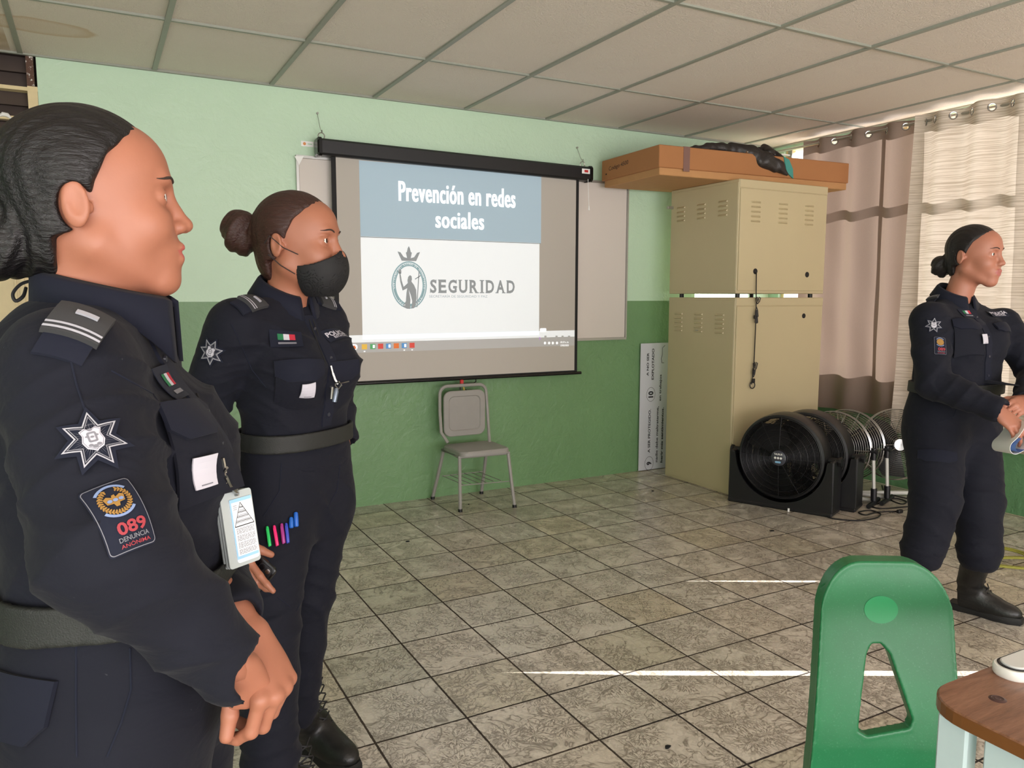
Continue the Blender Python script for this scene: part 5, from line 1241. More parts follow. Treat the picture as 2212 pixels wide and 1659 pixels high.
def hotline_patch(cf, w, h, person, detail=True):
    m = MB(); cf.shape(m, fill2d([rrect(0, 0, w, h, w*.1)]), .0014, M['navy_patch'], w*.2)
    cf.shape(m, fill2d([rrect(0, 0, w*.96, h*.97, w*.09), rrect(0, 0, w*.93, h*.95, w*.08)]), .0022, M['blue_thread'] if False else M['grey_thread'], w*.3)
    cyy = h*.20; r = w*.30
    if detail:
        for k in range(26):
            a = math.radians(-245+310*k/25); V = np.array(ellipse(0, 0, r*.16, r*.07, 6)); c_, s_ = math.cos(a+.9), math.sin(a+.9)
            for rr, aa in ((r*1.0, .9), (r*.88, -.2)): 
                c_, s_ = math.cos(a+aa), math.sin(a+aa); Q = V @ np.array([[c_, s_], [-s_, c_]])+np.array([math.cos(a)*rr, cyy+math.sin(a)*rr]); cf.shape(m, fill2d([Q.tolist()]), .0026, M['gold'], w)
        cf.shape(m, fill2d([[(-.7*r, .28*r+cyy), (-.45*r, .42*r+cyy), (-.15*r, .25*r+cyy), (-.1*r, .42*r+cyy), (.1*r, .46*r+cyy), (.12*r, .25*r+cyy), (.45*r, .42*r+cyy), (.68*r, .28*r+cyy), (.58*r, -.2*r+cyy), (.2*r, -.25*r+cyy), (.12*r, -.5*r+cyy), (-.12*r, -.5*r+cyy), (-.2*r, -.25*r+cyy), (-.6*r, -.2*r+cyy)]]), .0026, M['gold'], w*.3)
        for sx_ in (-.38, 0, .38): cf.shape(m, fill2d([ellipse(sx_*r, cyy-.0*r, .17*r, .13*r, 10)]), .0032, M['blue_thread'], w)
    else: cf.shape(m, fill2d([ellipse(0, cyy, r, r, 20)]), .0026, M['gold'], w*.3)
    for top in (1, -1):
        arc1 = [(1.35*r*math.cos(math.radians(a)), cyy+top*1.30*r*math.sin(math.radians(a))) for a in range(38, 143, 8)]; arc2 = [(1.14*r*math.cos(math.radians(a)), cyy+top*1.12*r*math.sin(math.radians(a))) for a in range(142, 37, -8)]
        cf.shape(m, fill2d([arc1+arc2]), .0026, M['blue_thread'], w*.3)
    V, F_ = fit(text2d('089', 1, .8, .03), w*.08, -h*.20, w*.60, h*.17); cf.shape(m, (V, F_), .0028, M['red_thread'], w*.3)
    for s_, yy, c_ in (('DENUNCIA', -.335, 'grey_thread'), ('ANÓNIMA', -.41, 'red_thread')):
        V, F_ = fit(text2d(s_, 1, 1, .01), w*.06, yy*h, w*.62, h*.06); cf.shape(m, (V, F_), .0027, M[c_], w)
    return m.build('hotline_badge', None, person)
def collar(person, loc, zb, zf, zt_lo, rx, ry, cx, spread=.030, tip=.060):
    """turned-down shirt collar: two leaves open at the front"""
    rings = []; n = 34
    for i in range(n+1):
        a = math.radians(14+332*i/n); f = (1+math.cos(a))/2; ct, st = math.cos(a), math.sin(a)   # f = 1 at the front
        zt = zb+(zf-zb)*f; fr = max(0, (f-.72)/.28)
        tdrop = .042+tip*fr**1.5
        p_in = (cx+rx*ct, ry*st, zt-.030); p_top = (cx+(rx+.004)*ct, (ry+.004)*st, zt+.002); p_out = (cx+(rx+.012)*ct, (ry+.012)*st, zt-.004)
        p_low = (cx+(rx+spread*(1-.2*fr))*ct+.004*fr, (ry+spread*1.2)*st*(1-.18*fr), zt-tdrop); p_l2 = (p_low[0]-.005*ct, p_low[1]-.005*st, p_low[2]+.001); p_i2 = (cx+(rx+.006)*ct, (ry+.006)*st, zt-.010)
        rings.append([loc(*p) for p in (p_in, p_top, p_out, p_low, p_l2, p_i2)])
    m = MB(); m.loft(rings, True); return m.build('collar', M['navy_collar'], person, smooth='all')
def boot(person, heel, az, top, leg_r=.058, cell=.005):
    d = A3(math.cos(az), math.sin(az), 0); l = A3(-d[1], d[0], 0); h = np.array(heel, float); up = A3(0, 0, 1); ax = np.stack([d, l, up])
    P_ = [('c', (h+d*.045+up*.075, np.array(top), .050, leg_r), .02), ('c', (h+d*.035+up*.055, h+d*.10+up*.052, .044, .046), .03), ('e', (h+d*.175+up*.040, (.085, .047, .040), ax), .03), ('c', (h+d*.07+up*.10, h+d*.15+up*.06, .040, .034), .03)]
    cutf = lambda P: (h[2]+.018)-P[:, 2]
    P_.append(('f', cutf, .004, '&'))
    lo = np.minimum(h-.10, np.array(top)-.09); hi = np.maximum(h+d*.3+.1, np.array(top)+.09); lo[2] = 0.0; lo = np.minimum(lo, h+d*.3-.1); lo[2] = 0
    b = sdf_obj('boot', P_, lo, hi, cell, M['boot'], person, lambda P: .0016*wav(P, (.3, .2, 1), 120)*np.clip((P[:, 2]-.07)/.05, 0, 1))
    sole = [(-.012, -.030), (-.012, .030), (.03, .040), (.10, .036), (.16, .048), (.22, .044), (.262, .022), (.266, 0), (.262, -.022), (.22, -.042), (.16, -.046), (.10, -.034), (.03, -.038)]
    W_ = lambda k, z: [tuple(h+d*((u-.12)*k+.12)+l*v*k+up*z) for u, v in sole]
    MB().loft([W_(.97, 0.0), W_(1.0, .006), W_(1.0, .024), W_(.96, .030)]).build('sole', M['rubber'], b, smooth=True)
    m = MB()
    for k in range(6):
        z = .085+k*.024; x = .135-k*.014 if k < 3 else .107-.006*(k-3); w = .022
        for s_ in (-1, 1): m.tube([h+d*(x+.004)+l*s_*w+up*z, h+d*(x+.012)+up*(z+.012), h+d*(x+.0)+l*-s_*w+up*(z+.022)], .0024, 5)
    m.build('lace', M['black_matte'], b)
    return b

def make_person(cfg):
    O = np.array(cfg['O']+(0,), float); az = cfg['az']; Fv = A3(math.cos(az), math.sin(az), 0); Lv = A3(-math.sin(az), math.cos(az), 0); ax3 = np.stack([Fv, Lv, A3(0, 0, 1)])
    loc = lambda x, y, z: O+Fv*x+Lv*y+A3(0, 0, z); w = cfg.get('w', 1.0); cs = cfg['cell']
    t = thing('person', tuple(O), cfg['label'], 'person', cfg.get('group'), absolute=True)
    tor = cfg['torso']; rs = cfg['sleeve']
    S_, E_, W_ = [[np.array(p) for p in cfg[k]] for k in ('R', 'L', 'R')][0][0], None, None
    R_, L_ = [np.array(p) for p in cfg['R']], [np.array(p) for p in cfg['L']]
    prims = [('l', (O, ax3, tor, 2.4), 0)]
    for y in (-1, 1):
        bx_, by_, bz_, br_ = cfg['bust']; prims.append(('e', (loc(bx_, y*by_, bz_), (br_, br_*.95, br_*1.05), ax3), .05))
    for A_, rr in ((R_, rs), (L_, cfg.get('lsleeve', rs))):
        sh = loc(-.01, 0, A_[0][2]); inn = A_[0]+(np.array([*(O[:2]), A_[0][2]])-A_[0])*.35+A3(0, 0, .005)
        prims.append(('c', (inn, A_[0], .050*w, rr[0]*.92), .04)); prims.append(('c', (A_[0], A_[0]+(A_[1]-A_[0])*.25, rr[0], rr[0]), .03))
        mid = (A_[0]+A_[1])/2; prims.append(('c', (A_[0], mid, rr[0], (rr[0]+rr[1])/2*1.03), .012)); prims.append(('c', (mid, A_[1], (rr[0]+rr[1])/2*1.03, rr[1]), .012))
        fm = A_[1]+(A_[2]-A_[1])*.55; prims.append(('c', (A_[1], fm, rr[1]*1.02, rr[2]*1.22), .012)); prims.append(('c', (fm, A_[2], rr[2]*1.22, rr[2]), .012))
        d = (A_[2]-A_[1])/np.linalg.norm(A_[2]-A_[1]); prims.append(('c', (A_[2]-d*.012, A_[2]+d*.002, rr[2]*1.06, rr[2]*1.06), .004))
        prims.append(('f', (lambda P, a=A_[2], d=d, r_=rr[2]: -sd_cap(P, a+d*r_*.55, a+d*(r_+.2), r_*.80, r_*.80)), .006, '&'))
    if cfg.get('neckcut', True): prims.append(('c', (loc(cfg['nx'], 0, 1.30), loc(cfg['nx'], 0, 1.5), .050, .060), .01, '-'))
    allp = np.array(list(R_)+list(L_)+[loc(.2, .2, .93), loc(-.2, -.2, 1.40), loc(.2, -.2, 1.0), loc(-.2, .2, 1.0)])
    hot = [(R_[1], .11), (L_[1], .11), (loc(.05, -.14, 1.20), .10), (loc(.05, .14, 1.20), .10), (loc(0, 0, 1.03), .20), (R_[1]*.4+R_[2]*.6, .07), (L_[1]*.4+L_[2]*.6, .07)]
    ua = (R_[1]-R_[0]); ua /= np.linalg.norm(ua); fa = R_[2]-R_[1]; fa /= np.linalg.norm(fa)
    def folds(P):
        a = np.zeros(len(P))
        for c_, r_ in hot: a += np.exp(-((P-c_)**2).sum(1)/(r_*r_))
        a = np.clip(a, 0, 1.3)
        s1 = wav(P, ua*.6+fa*.7, 42, .3, 1.0); s2 = wav(P, (.35*Fv+A3(0, 0, .95)), 52, 1.9, 1.2); s3 = wav(P, (Lv*.6-A3(0, 0, .75)), 48, 4.0, 1.2)
        rid = lambda s: (1-np.abs(s))**2
        return (rid(s1)*.0060+rid(s2)*.0034-.003)*a*cfg.get('fold', 1)+s3*.0012
    shirt = sdf_obj('shirt', prims, allp.min(0)-.11, allp.max(0)+.11, cs, M['navy'], t, folds, 1)
    # trousers
    hips = cfg['hips']; tp = [('l', (O, ax3, hips, 2.3), 0)]
    for leg, rr in zip(cfg['legs'], cfg.get('legr', [(.100, .078, .068)]*2)):
        hp, kn_, an = [np.array(p) for p in leg]; tp += [('c', (hp, kn_, rr[0], rr[1]), .035), ('c', (kn_, an, rr[1], rr[2]), .02), ('e', (an+A3(0, 0, .025), (rr[2]*1.08, rr[2]*1.08, .035)), .02)]
        tp.append(('f', (lambda P, a=an: -sd_cap(P, a-A3(0, 0, .045), a-A3(0, 0, .2), .050, .052)), .006, '&'))
    al = np.array([p for leg in cfg['legs'] for p in leg]+[tuple(loc(.2, .2, 1.0)), tuple(loc(-.2, -.2, 1.0)), tuple(loc(.2, -.2, .9)), tuple(loc(-.2, .2, .9))])
    kh = [(np.array(leg[1]), .12) for leg in cfg['legs']]+[(np.array(leg[2])+A3(0, 0, .06), .09) for leg in cfg['legs']]+[(loc(.06, 0, .80), .13)]
    def tf(P):
        a = np.zeros(len(P))
        for c_, r_ in kh: a += np.exp(-((P-c_)**2).sum(1)/(r_*r_))
        s1 = wav(P, (.2, .25, .9), 46, 1.1, 1.2); s2 = wav(P, (.6, -.3, .7), 38, 2.2, 1.2); return ((1-np.abs(s1))**2*.009-.004)*np.clip(a, 0, 1.2)+s2*.002
    tro = sdf_obj('trousers', tp, al.min(0)-.13, al.max(0)+.12, cs*1.15, M['navy'], t, tf, 1)
    # belt
    zb = cfg['beltz']; T_ = [tuple([r[0], r[1], r[2]+.007, r[3]+.007, r[4]+.007]) for r in tor]; T_ = [(zb-.2,)+T_[0][1:]]+T_[1:] if tor[0][0] > zb-.03 else T_
    bsd = lambda P: np.maximum(np.abs(sd_loft(P, O, ax3, T_, 2.4)-.002)-.004, np.abs(P[:, 2]-zb-cfg.get('bslope', 0)*((P-O)@Fv))-.023)
    p0 = allp.min(0)-.1; p1 = allp.max(0)+.1; p0[2] = zb-.06; p1[2] = zb+.06
    sdf_obj('belt', [('f', bsd, 0)], p0, p1, .0045, M['belt'], t)
    collar(t, loc, *cfg['collar'])
    for hl_, ba_, (leg) in zip(cfg['heels'], cfg['baz'], cfg['legs']): boot(t, hl_, ba_, leg[2], .054, cfg.get('bcell', .006))
    # body
    parts = []; tone = skin('skin', cfg['skin'], cfg['lips'])
    nk = loc(cfg['nx'], 0, 1.30); V, F, mi, g, extra = make_head(np.array(cfg['head']), cfg['haz'], cfg['htilt'], cfg['hs'], nk, t, tone, cfg['hair'], cfg['bun'], cfg.get('mouth', 0), cfg.get('mask', False), cfg.get('hcell', .0026))
    parts.append((V, F, mi)); parts.append(extra)
    inner = [('l', (O, ax3, [(r[0], r[1], r[2]-.03, r[3]-.03, r[4]-.03) for r in tor[:-2]], 2.3), 0)]
    for A_ in (R_, L_): inner += [('c', (A_[0], A_[1], .035, .03), .02), ('c', (A_[1], A_[2], .03, .022), .02)]
    for leg in cfg['legs']: inner += [('c', (np.array(leg[0]), np.array(leg[1]), .06, .05), .02), ('c', (np.array(leg[1]), np.array(leg[2]), .05, .04), .02)]
    inner.append(('e', (loc(0, 0, .9), (.08, .12, .08), ax3), .03))
    lo = np.minimum(al.min(0), allp.min(0)); hi = np.maximum(al.max(0), allp.max(0)); V, F = surf(inner, lo-.05, hi+.05, .016); parts.append((V, F, np.zeros(len(F), int)))
    for hnd in cfg['hands']:
        P_ = hand_prims(*hnd[0]); 
        if len(hnd) > 1: P_ = P_+hnd[1]
        pts = np.array([p_[1][0] for p_ in P_]); V, F = surf(P_, pts.min(0)-.06, pts.max(0)+.06, cfg.get('hndcell', .0022)); V = relax(V, F, 1, .3); parts.append((V, F, np.zeros(len(F), int)))
    body = build_body(parts, tone, t)
    return t, shirt, tro, body, loc, (Fv, Lv), R_, L_
D2R = math.radians
# ---------------- person 1: nearest, in profile
O1 = (0.030, 1.125); az1 = D2R(-17)
def L1(x, y, z): return A3(O1[0]+math.cos(az1)*x-math.sin(az1)*y, O1[1]+math.sin(az1)*x+math.cos(az1)*y, z)
R1 = (at(150, 806, .872), at(235, 1185, .795), at(505, 1440, .91)); Lf1 = (L1(-.045, .130, 1.250), at(405, 1115, 1.22), at(500, 1322, 1.00))
Wl = at(527, 1362, .985); fx = RT; dn = A3(0, 0, -1)
xd = (at(580, 1462, .965)-Wl); nn = RT*.85-FWD*.5
hl1 = (Wl-xd/np.linalg.norm(xd)*.0, xd, nn, -1, [(1.0, .75, .35), (1.15, .9, .4), (1.25, 1.0, .5), (1.3, 1.1, .5)], 1.02, (.35, .3), .4)
hr1 = (R1[2], RT*.15+A3(0, 0, -1)*.75+FWD*.45, -FWD*.8+RT*.4, 1, [(1.2, 1.3, .9)]*4, .72, (.1, .0), 0)
P1 = dict(O=O1, az=az1, cell=.0058, label='nearest officer in navy uniform, in profile with low black bun and hands clasped', group=None,
    torso=[(.90, 0, .122, .150, .185), (.97, 0, .122, .142, .178), (1.03, 0, .128, .138, .176), (1.10, 0, .128, .140, .178), (1.165, 0, .106, .148, .176), (1.21, -.005, .082, .150, .166), (1.25, -.012, .060, .144, .148), (1.295, -.02, .050, .120, .110), (1.335, -.028, .050, .078, .070)],
    bust=(.048, .075, 1.13, .072), sleeve=(.070, .070, .043), lsleeve=(.070, .056, .037), R=R1, L=Lf1, nx=-.028, beltz=.975, bslope=.02, fold=1.1,
    collar=(1.370, 1.334, 0, .073, .062, -.016, .014, .046), heels=[L1(-.07, -.12, 0), L1(-.07, .12, 0)], baz=[D2R(-25), D2R(-8)],
    hips=[(.70, -.01, .10, .14, .175), (.78, -.01, .118, .158, .192), (.86, -.005, .126, .160, .194), (.93, 0, .128, .148, .184), (.985, 0, .130, .142, .178), (1.0, 0, .128, .140, .176)],
    legs=[(L1(-.01, -.095, .80), L1(.0, -.11, .45), L1(-.02, -.12, .13)), (L1(-.01, .095, .80), L1(.0, .11, .45), L1(-.02, .12, .13))], legr=[(.115, .085, .07)]*2,
    skin=(160, 103, 80), lips=(165, 84, 76), head=at(203, 440, .975), haz=D2R(-1), htilt=D2R(4), hs=.955, hair=('black_hair', (18, 16, 17)), bun=((-.108, 0, -.045), (.044, .050, .050)), mouth=1,
    hands=[(hl1,), (hr1,)], hcell=.0024, hndcell=.0021)
p1 = make_person(P1)
# ---------------- person 2: behind, three-quarter view with face mask
O2t = at(634, 640, 1.95); O2 = (float(O2t[0]), float(O2t[1])); az2 = D2R(-56)
def L2(x, y, z): return A3(O2[0]+math.cos(az2)*x-math.sin(az2)*y, O2[1]+math.sin(az2)*x+math.cos(az2)*y, z)
R2 = (at(510, 705, 1.83), at(430, 905, 1.88), at(470, 1115, 1.69)); Lf2 = (L2(-.03, .135, 1.265), at(716, 850, 2.14), at(738, 940, 2.10))
hr2 = (at(478, 1160, 1.665), at(524, 1232, 1.65)-at(478, 1160, 1.665), -FWD-RT*.15, 1, [(.05, .1, .1), (.25, .5, .4), (.4, .6, .4), (.5, .6, .4)], .92, (.45, .3), .2)
hl2 = (at(742, 958, 2.09), A3(0, 0, -1)-RT*.15, RT, -1, [(.5, .6, .4)]*4, .8, (.2, .1), 0)
P2 = dict(O=O2, az=az2, cell=.0062, label='officer in navy uniform wearing a black face mask, brown hair in a high bun',
    torso=[(.90, 0, .100, .125, .158), (.97, 0, .094, .115, .144), (1.03, 0, .098, .112, .144), (1.10, 0, .108, .118, .152), (1.17, 0, .105, .125, .164), (1.23, -.005, .085, .128, .160), (1.275, -.012, .064, .118, .142), (1.31, -.02, .050, .095, .105), (1.345, -.025, .046, .066, .066)],
    bust=(.062, .070, 1.160, .070), sleeve=(.062, .056, .042), R=R2, L=Lf2, nx=-.025, beltz=.985, bslope=0,
    collar=(1.395, 1.335, 0, .056, .055, -.025, .034, .050), heels=[(.36, 1.95, 0), (.475, 2.25, 0)], baz=[D2R(-62), D2R(-66)],
    hips=[(.72, -.01, .085, .12, .150), (.80, -.01, .095, .138, .166), (.87, -.005, .100, .138, .168), (.93, 0, .098, .125, .158), (.99, 0, .092, .113, .144), (1.0, 0, .090, .111, .142)],
    legs=[(L2(0, -.088, .80), at(576, 1370, 1.83), at(585, 1655, 1.86)), (L2(0, .080, .80), at(666, 1290, 2.08), at(640, 1545, 2.19))], legr=[(.096, .076, .064), (.090, .064, .056)],
    skin=(158, 102, 78), lips=(160, 90, 80), head=at(645, 526, 1.93), haz=D2R(-38), htilt=D2R(0), hs=1.03, hair=('brown_hair', (52, 32, 27)), bun=((-.148, 0, .028), (.044, .052, .056)), mask=True,
    hands=[(hr2,), (hl2,)], hcell=.0032, hndcell=.0026)
p2 = make_person(P2)
# ---------------- person 3: far right
O3 = (3.150, 1.965); az3 = D2R(-96)
def L3(x, y, z): return A3(O3[0]+math.cos(az3)*x-math.sin(az3)*y, O3[1]+math.sin(az3)*x+math.cos(az3)*y, z)
R3_ = (at(2008, 692, 3.14), at(2016, 826, 3.06), at(2152, 884, 2.90)); Lf3 = (at(2165, 700, 3.25), at(2236, 810, 3.16), at(2214, 866, 2.95))
hr3 = (R3_[2]+A3(0, 0, .0), at(2200, 925, 2.86)-R3_[2], -FWD*.9+RT*.3+UP*.3, 1, [(.2, .3, .2), (.3, .4, .3), (.35, .5, .3), (.4, .5, .4)], .95, (.7, .4), 0)
hl3 = (Lf3[2], at(2178, 893, 2.86)-Lf3[2], -FWD*.9+UP*.4, -1, [(.5, .6, .4), (.5, .7, .4), (.5, .7, .4), (.5, .8, .4)], .95, (.6, .5), .3)
P3 = dict(O=O3, az=az3, cell=.0085, label='officer in navy uniform standing by the cream curtain, holding folded papers',
    torso=[(.90, 0, .135, .135, .185), (.97, 0, .140, .130, .178), (1.03, 0, .142, .128, .178), (1.10, 0, .136, .130, .182), (1.17, 0, .120, .135, .186), (1.23, -.005, .096, .135, .180), (1.275, -.012, .070, .125, .158), (1.31, -.02, .052, .10, .115), (1.345, -.025, .046, .070, .070)],
    bust=(.070, .078, 1.165, .080), sleeve=(.070, .066, .046), lsleeve=(.064, .058, .044), R=R3_, L=Lf3, nx=-.025, beltz=.965, bslope=0,
    collar=(1.395, 1.335, 0, .060, .058, -.025, .034, .055), heels=[(2.945, 2.03, 0), (3.215, 1.955, 0)], baz=[D2R(-112), D2R(-74)],
    hips=[(.70, -.01, .10, .13, .182), (.78, -.01, .128, .150, .200), (.86, -.005, .134, .150, .200), (.93, 0, .136, .138, .190), (.985, 0, .140, .130, .180), (1.0, 0, .138, .128, .178)],
    legs=[(L3(0, -.10, .80), at(2020, 1085, 3.12), at(1992, 1196, 3.14)), (L3(0, .10, .80), at(2112, 1085, 3.20), at(2116, 1200, 3.20))], legr=[(.118, .096, .080)]*2,
    skin=(168, 110, 88), lips=(165, 92, 84), head=at(2106, 552, 3.16), haz=D2R(-84), htilt=D2R(-2), hs=1.0, hair=('black_hair', (28, 24, 24)), bun=((-.128, .0, -.045), (.040, .045, .045)),
    hands=[(hr3,), (hl3,)], hcell=.0042, hndcell=.0032)
p3 = make_person(P3)
# ---------------------------------------------------------------- uniform details
def hit(bvh, px, py, off=0.0):
    d = Vector(ray(px, py)).normalized(); h = bvh.ray_cast(Vector(CAM), d)
    return None if h[0] is None else np.array(h[0])-np.array(d)*off
def seam(person, bvh, pts, name='seam', r=.0011, material=None, off=.0006):
    L_ = []
    for (x0, y0), (x1, y1) in zip(pts[:-1], pts[1:]):
        n = max(2, int(math.hypot(x1-x0, y1-y0)/14))
        for k in range(n): q = hit(bvh, x0+(x1-x0)*k/n, y0+(y1-y0)*k/n, off); (L_.append(q) if q is not None else None)
    if len(L_) > 2: return MB().tube(L_, r, 5).build(name, material or M['navy_patch'], person, smooth=True)
def epaulette(person, bvh, px, py, up, w, h, detail=True):
    cf = Conform(bvh, px, py, up)
    if not cf.ok: return
    cf.fit(w, h*1.6); m = MB(); cf.grid(m, w*.86, h*1.75, .004, .004, M['navy_collar'], 6, 10, 0, -.004); m.build('shoulder_strap', None, person, smooth=True)
    m = MB(); cf.grid(m, w, h, .011, .008, M['charcoal'], 8, 8)
    for v in (-.34, -.46): cf.shape(m, fill2d([[(-w/2, h*v), (w/2, h*v), (w/2, h*v+.0028), (-w/2, h*v+.0028)]]), .0122, M['silver_thread'], .012)
    m.build('epaulette', None, person, smooth=True)
    m = MB(); cf.grid(m, w*.40, .0055, .0145, .003, M['silver_thread'], 4, 1, .004, h*.10); m.build('rank_bar', None, person)
def flap(person, bvh, px, py, up, w, h, pocket_h=.0, name='pocket_flap'):
    cf = Conform(bvh, px, py, up)
    if not cf.ok: return
    cf.fit(w, h+pocket_h*.6)
    if pocket_h: m = MB(); cf.grid(m, w*.96, pocket_h, .0022, .004, M['navy'], 8, 8, 0, -pocket_h*.5); m.build('pocket', None, person, smooth=True)
    m = MB(); sh = [(-w/2, h/2), (w/2, h/2), (w/2, -h*.18), (w*.28, -h/2), (-w*.28, -h/2), (-w/2, -h*.18)]
    V, F_ = fill2d([sh]); cf.shape(m, (V, F_), .0065, M['navy_collar'], .012)
    n = 30; out = []
    for (a, b), (c, d) in zip(sh, sh[1:]+sh[:1]):
        for k in range(6): out.append((a+(c-a)*k/6, b+(d-b)*k/6))
    m.loft([[tuple(cf.at(a, b, .0065)) for a, b in out], [tuple(cf.at(a, b, .001)) for a, b in out]], False, M['navy_collar'])
    m.build(name, None, person, smooth=True)
def tag_label(person, bvh, px, py, up, w=.036, h=.038, off=.0100):
    cf = Conform(bvh, px, py, up)
    if not cf.ok: return
    cf.fit(w, h); m = MB(); cf.grid(m, w, h, off, .002, M['tag_white'], 5, 5)
    cf.grid(m, w*.5, h*.035, off+.0006, .0005, M['grey_thread'], 4, 1, .0, -h*.40); m.build('white_tag', None, person)
def name_patch(person, bvh, px, py, up, w=.075, h=.048):
    cf = Conform(bvh, px, py, up)
    if not cf.ok: return
    cf.fit(w, h); m = MB(); cf.grid(m, w, h, .0022, .001, M['navy_patch'], 8, 6)
    for k, c_ in enumerate(('flag_green', 'tag_white', 'flag_red')):
        cf.shape(m, fill2d([[(w*(-.26+.18*k), h*-.08), (w*(-.08+.18*k), h*-.08), (w*(-.08+.18*k), h*.28), (w*(-.26+.18*k), h*.28)]]), .0034, M[c_], .012)
    cf.shape(m, fill2d([rrect(w*.02, -h*.28, w*.56, h*.12, h*.03)]), .0034, M['grey_thread'], .012); m.build('name_patch', None, person)
def police_text(person, bvh, px, py, up, w=.088):
    cf = Conform(bvh, px, py, up)
    if not cf.ok: return
    cf.fit(w, w*.5); m = MB(); cf.grid(m, w*1.1, w*.44, .0022, .001, M['navy_patch'], 8, 5)
    V, F_ = fit(text2d('POLICÍA', 1, 1, .035), 0, w*.045, w, w*.21); cf.shape(m, (V, F_), .0036, M['tag_white'], .012)
    V, F_ = fit(text2d('ESTATAL', 1, 1, .035), w*.03, -w*.12, w*.66, w*.09); cf.shape(m, (V, F_), .0036, M['tag_white'], .012); m.build('chest_lettering', None, person)
def details(pp, cfg, d):
    t, shirt, tro, body, loc, (Fv, Lv), R_, L_ = pp; bs = bvh_of(shirt); bt = bvh_of(tro); ua = R_[0]-R_[1]; Z = A3(0, 0, 1)
    if 'star' in d: cf = Conform(bs, *d['star'], d.get('aup', ua)); cf.ok and star_patch(cf.fit(.07, .07), .0305, t, d.get('fine', True))
    if 'hot' in d: cf = Conform(bs, *d['hot'], d.get('aup', ua)); cf.ok and hotline_patch(cf.fit(.046, .073), .046, .073, t, d.get('fine', True))
    for x, y, s_ in d.get('epa', ()): epaulette(t, bs, x, y, Lv*s_+Z*.3, d.get('ew', .058), d.get('eh', .060))
    for x, y, w, h, ph in d.get('flaps', ()): flap(t, bs, x, y, Z, w, h, ph)
    if 'tag' in d: tag_label(t, bs, *d['tag'], Z, off=d.get('toff', .010))
    if 'name' in d: name_patch(t, bs, *d['name'], Z)
    if 'pol' in d: police_text(t, bs, *d['pol'], Z)
    for pts in d.get('seams', ()): seam(t, bs, pts)
    for pts in d.get('tseams', ()): seam(t, bt, pts)
    for x, y, w, h in d.get('tflaps', ()): flap(t, bt, x, y, Z, w, h, .0, 'cargo_flap')
    # front placket with buttons
    class CF(Conform):
        def __init__(s): s.b = bs; s.p = loc(.12, 0, 1.15); s.n = Fv; s.U = Z; s.R = np.cross(s.U, s.n)
    cf = CF(); m = MB(); T = []
    def at2(u, v, off):
        h_ = bs.ray_cast(Vector(loc(.4, 0, v)+cf.R*u), Vector(-Fv), .6); return (np.array(h_[0]) if h_[0] is not None else loc(.05, 0, v)+cf.R*u)+Fv*off
    n = 26; z0, z1 = cfg['beltz']+.03, d.get('ptop', 1.29); us = (-.020, -.018, .014, .018)
    rings = [[tuple(at2(u, z0+(z1-z0)*k/n, o_)) for u, o_ in zip(us, (-.002, .004, .004, -.002))] for k in range(n+1)]
    MB().loft(rings, True).build('placket', M['navy_collar'], t, smooth=True)
    for k in range(4):
        q = at2(-.002, z0+.03+(z1-z0-.05)*k/3.2, .0045); MB().tube([q-Fv*.001, q+Fv*.0018], [.0055, .005], 12).build('button', M['button'], t, smooth=True)
    return bs, bt
B1 = details(p1, P1, dict(star=(202, 955), hot=(262, 1110), aup=UP-RT*.36, epa=((170, 702, 1),), ew=.056, eh=.050, flaps=((408, 905, .105, .050, .10),), tag=(430, 1018), name=(362, 832),
    seams=([(150, 765), (165, 830), (190, 905)], [(240, 800), (330, 850), (400, 960)]), tseams=([(165, 1385), (164, 1500), (166, 1650)], [(281, 1400), (283, 1490), (262, 1560), (225, 1650)]), tflaps=((35, 1530, .09, .07),)))
B2 = details(p2, P2, dict(star=(456, 760), epa=((545, 655, 1), (700, 652, -1)), ew=.052, eh=.052, flaps=((652, 800, .120, .052, .11), (744, 800, .09, .05, 0)), tag=(664, 842), name=(618, 735), pol=(728, 722),
    seams=([(500, 700), (545, 800), (585, 850)],), tseams=([(608, 1000), (604, 1060), (560, 1130)], [(735, 1000), (728, 1060), (700, 1110)], [(600, 1290), (640, 1320), (655, 1290)])))
B3 = details(p3, P3, dict(star=(2017, 703), hot=(2031, 747), fine=False, epa=((2023, 640, 1), (2152, 638, -1)), flaps=((2090, 702, .115, .045, .10), (2172, 706, .10, .045, .0)), tag=(2120, 733), toff=.018, name=(2088, 678), pol=(2154, 680),
    tseams=([(2075, 860), (2060, 900), (2010, 920)],), tflaps=((2025, 985, .14, .05),)))
# buckles
t1 = p1[0]; P_ = [at(x, y, D) for x, y, D in ((466, 1238, 1.0), (493, 1220, 1.03), (489, 1264, 1.03), (461, 1312, 1.0))]
m = MB().loft([[tuple(p) for p in P_], [tuple(p+RT*.006+FWD*.004) for p in P_]]); m.build('belt_buckle', mat('dull_grey_buckle', (120, 120, 108), .35, .5), t1)
t2_ = p2[0]; q = hit(bvh_of([o for o in kids(t2_) if o.name.startswith('belt')][0]), 733, 965, .004)
if q is not None: MB().tube([q+UP*.026-RT*.008, q+UP*.026+RT*.008, q-UP*.026+RT*.008, q-UP*.026-RT*.008], .003, 6, closed=True).build('belt_buckle', M['chrome'], t2_, smooth=True)
# elastic loop behind the neck of the nearest officer
MB().tube(smooth_pts([at(70, 606, .97), at(45, 614, .965), at(28, 634, .96), at(34, 650, .96), at(50, 640, .965), at(56, 622, .975)]), .0022, 6).build('lanyard_loop', M['black_matte'], t1, smooth=True)

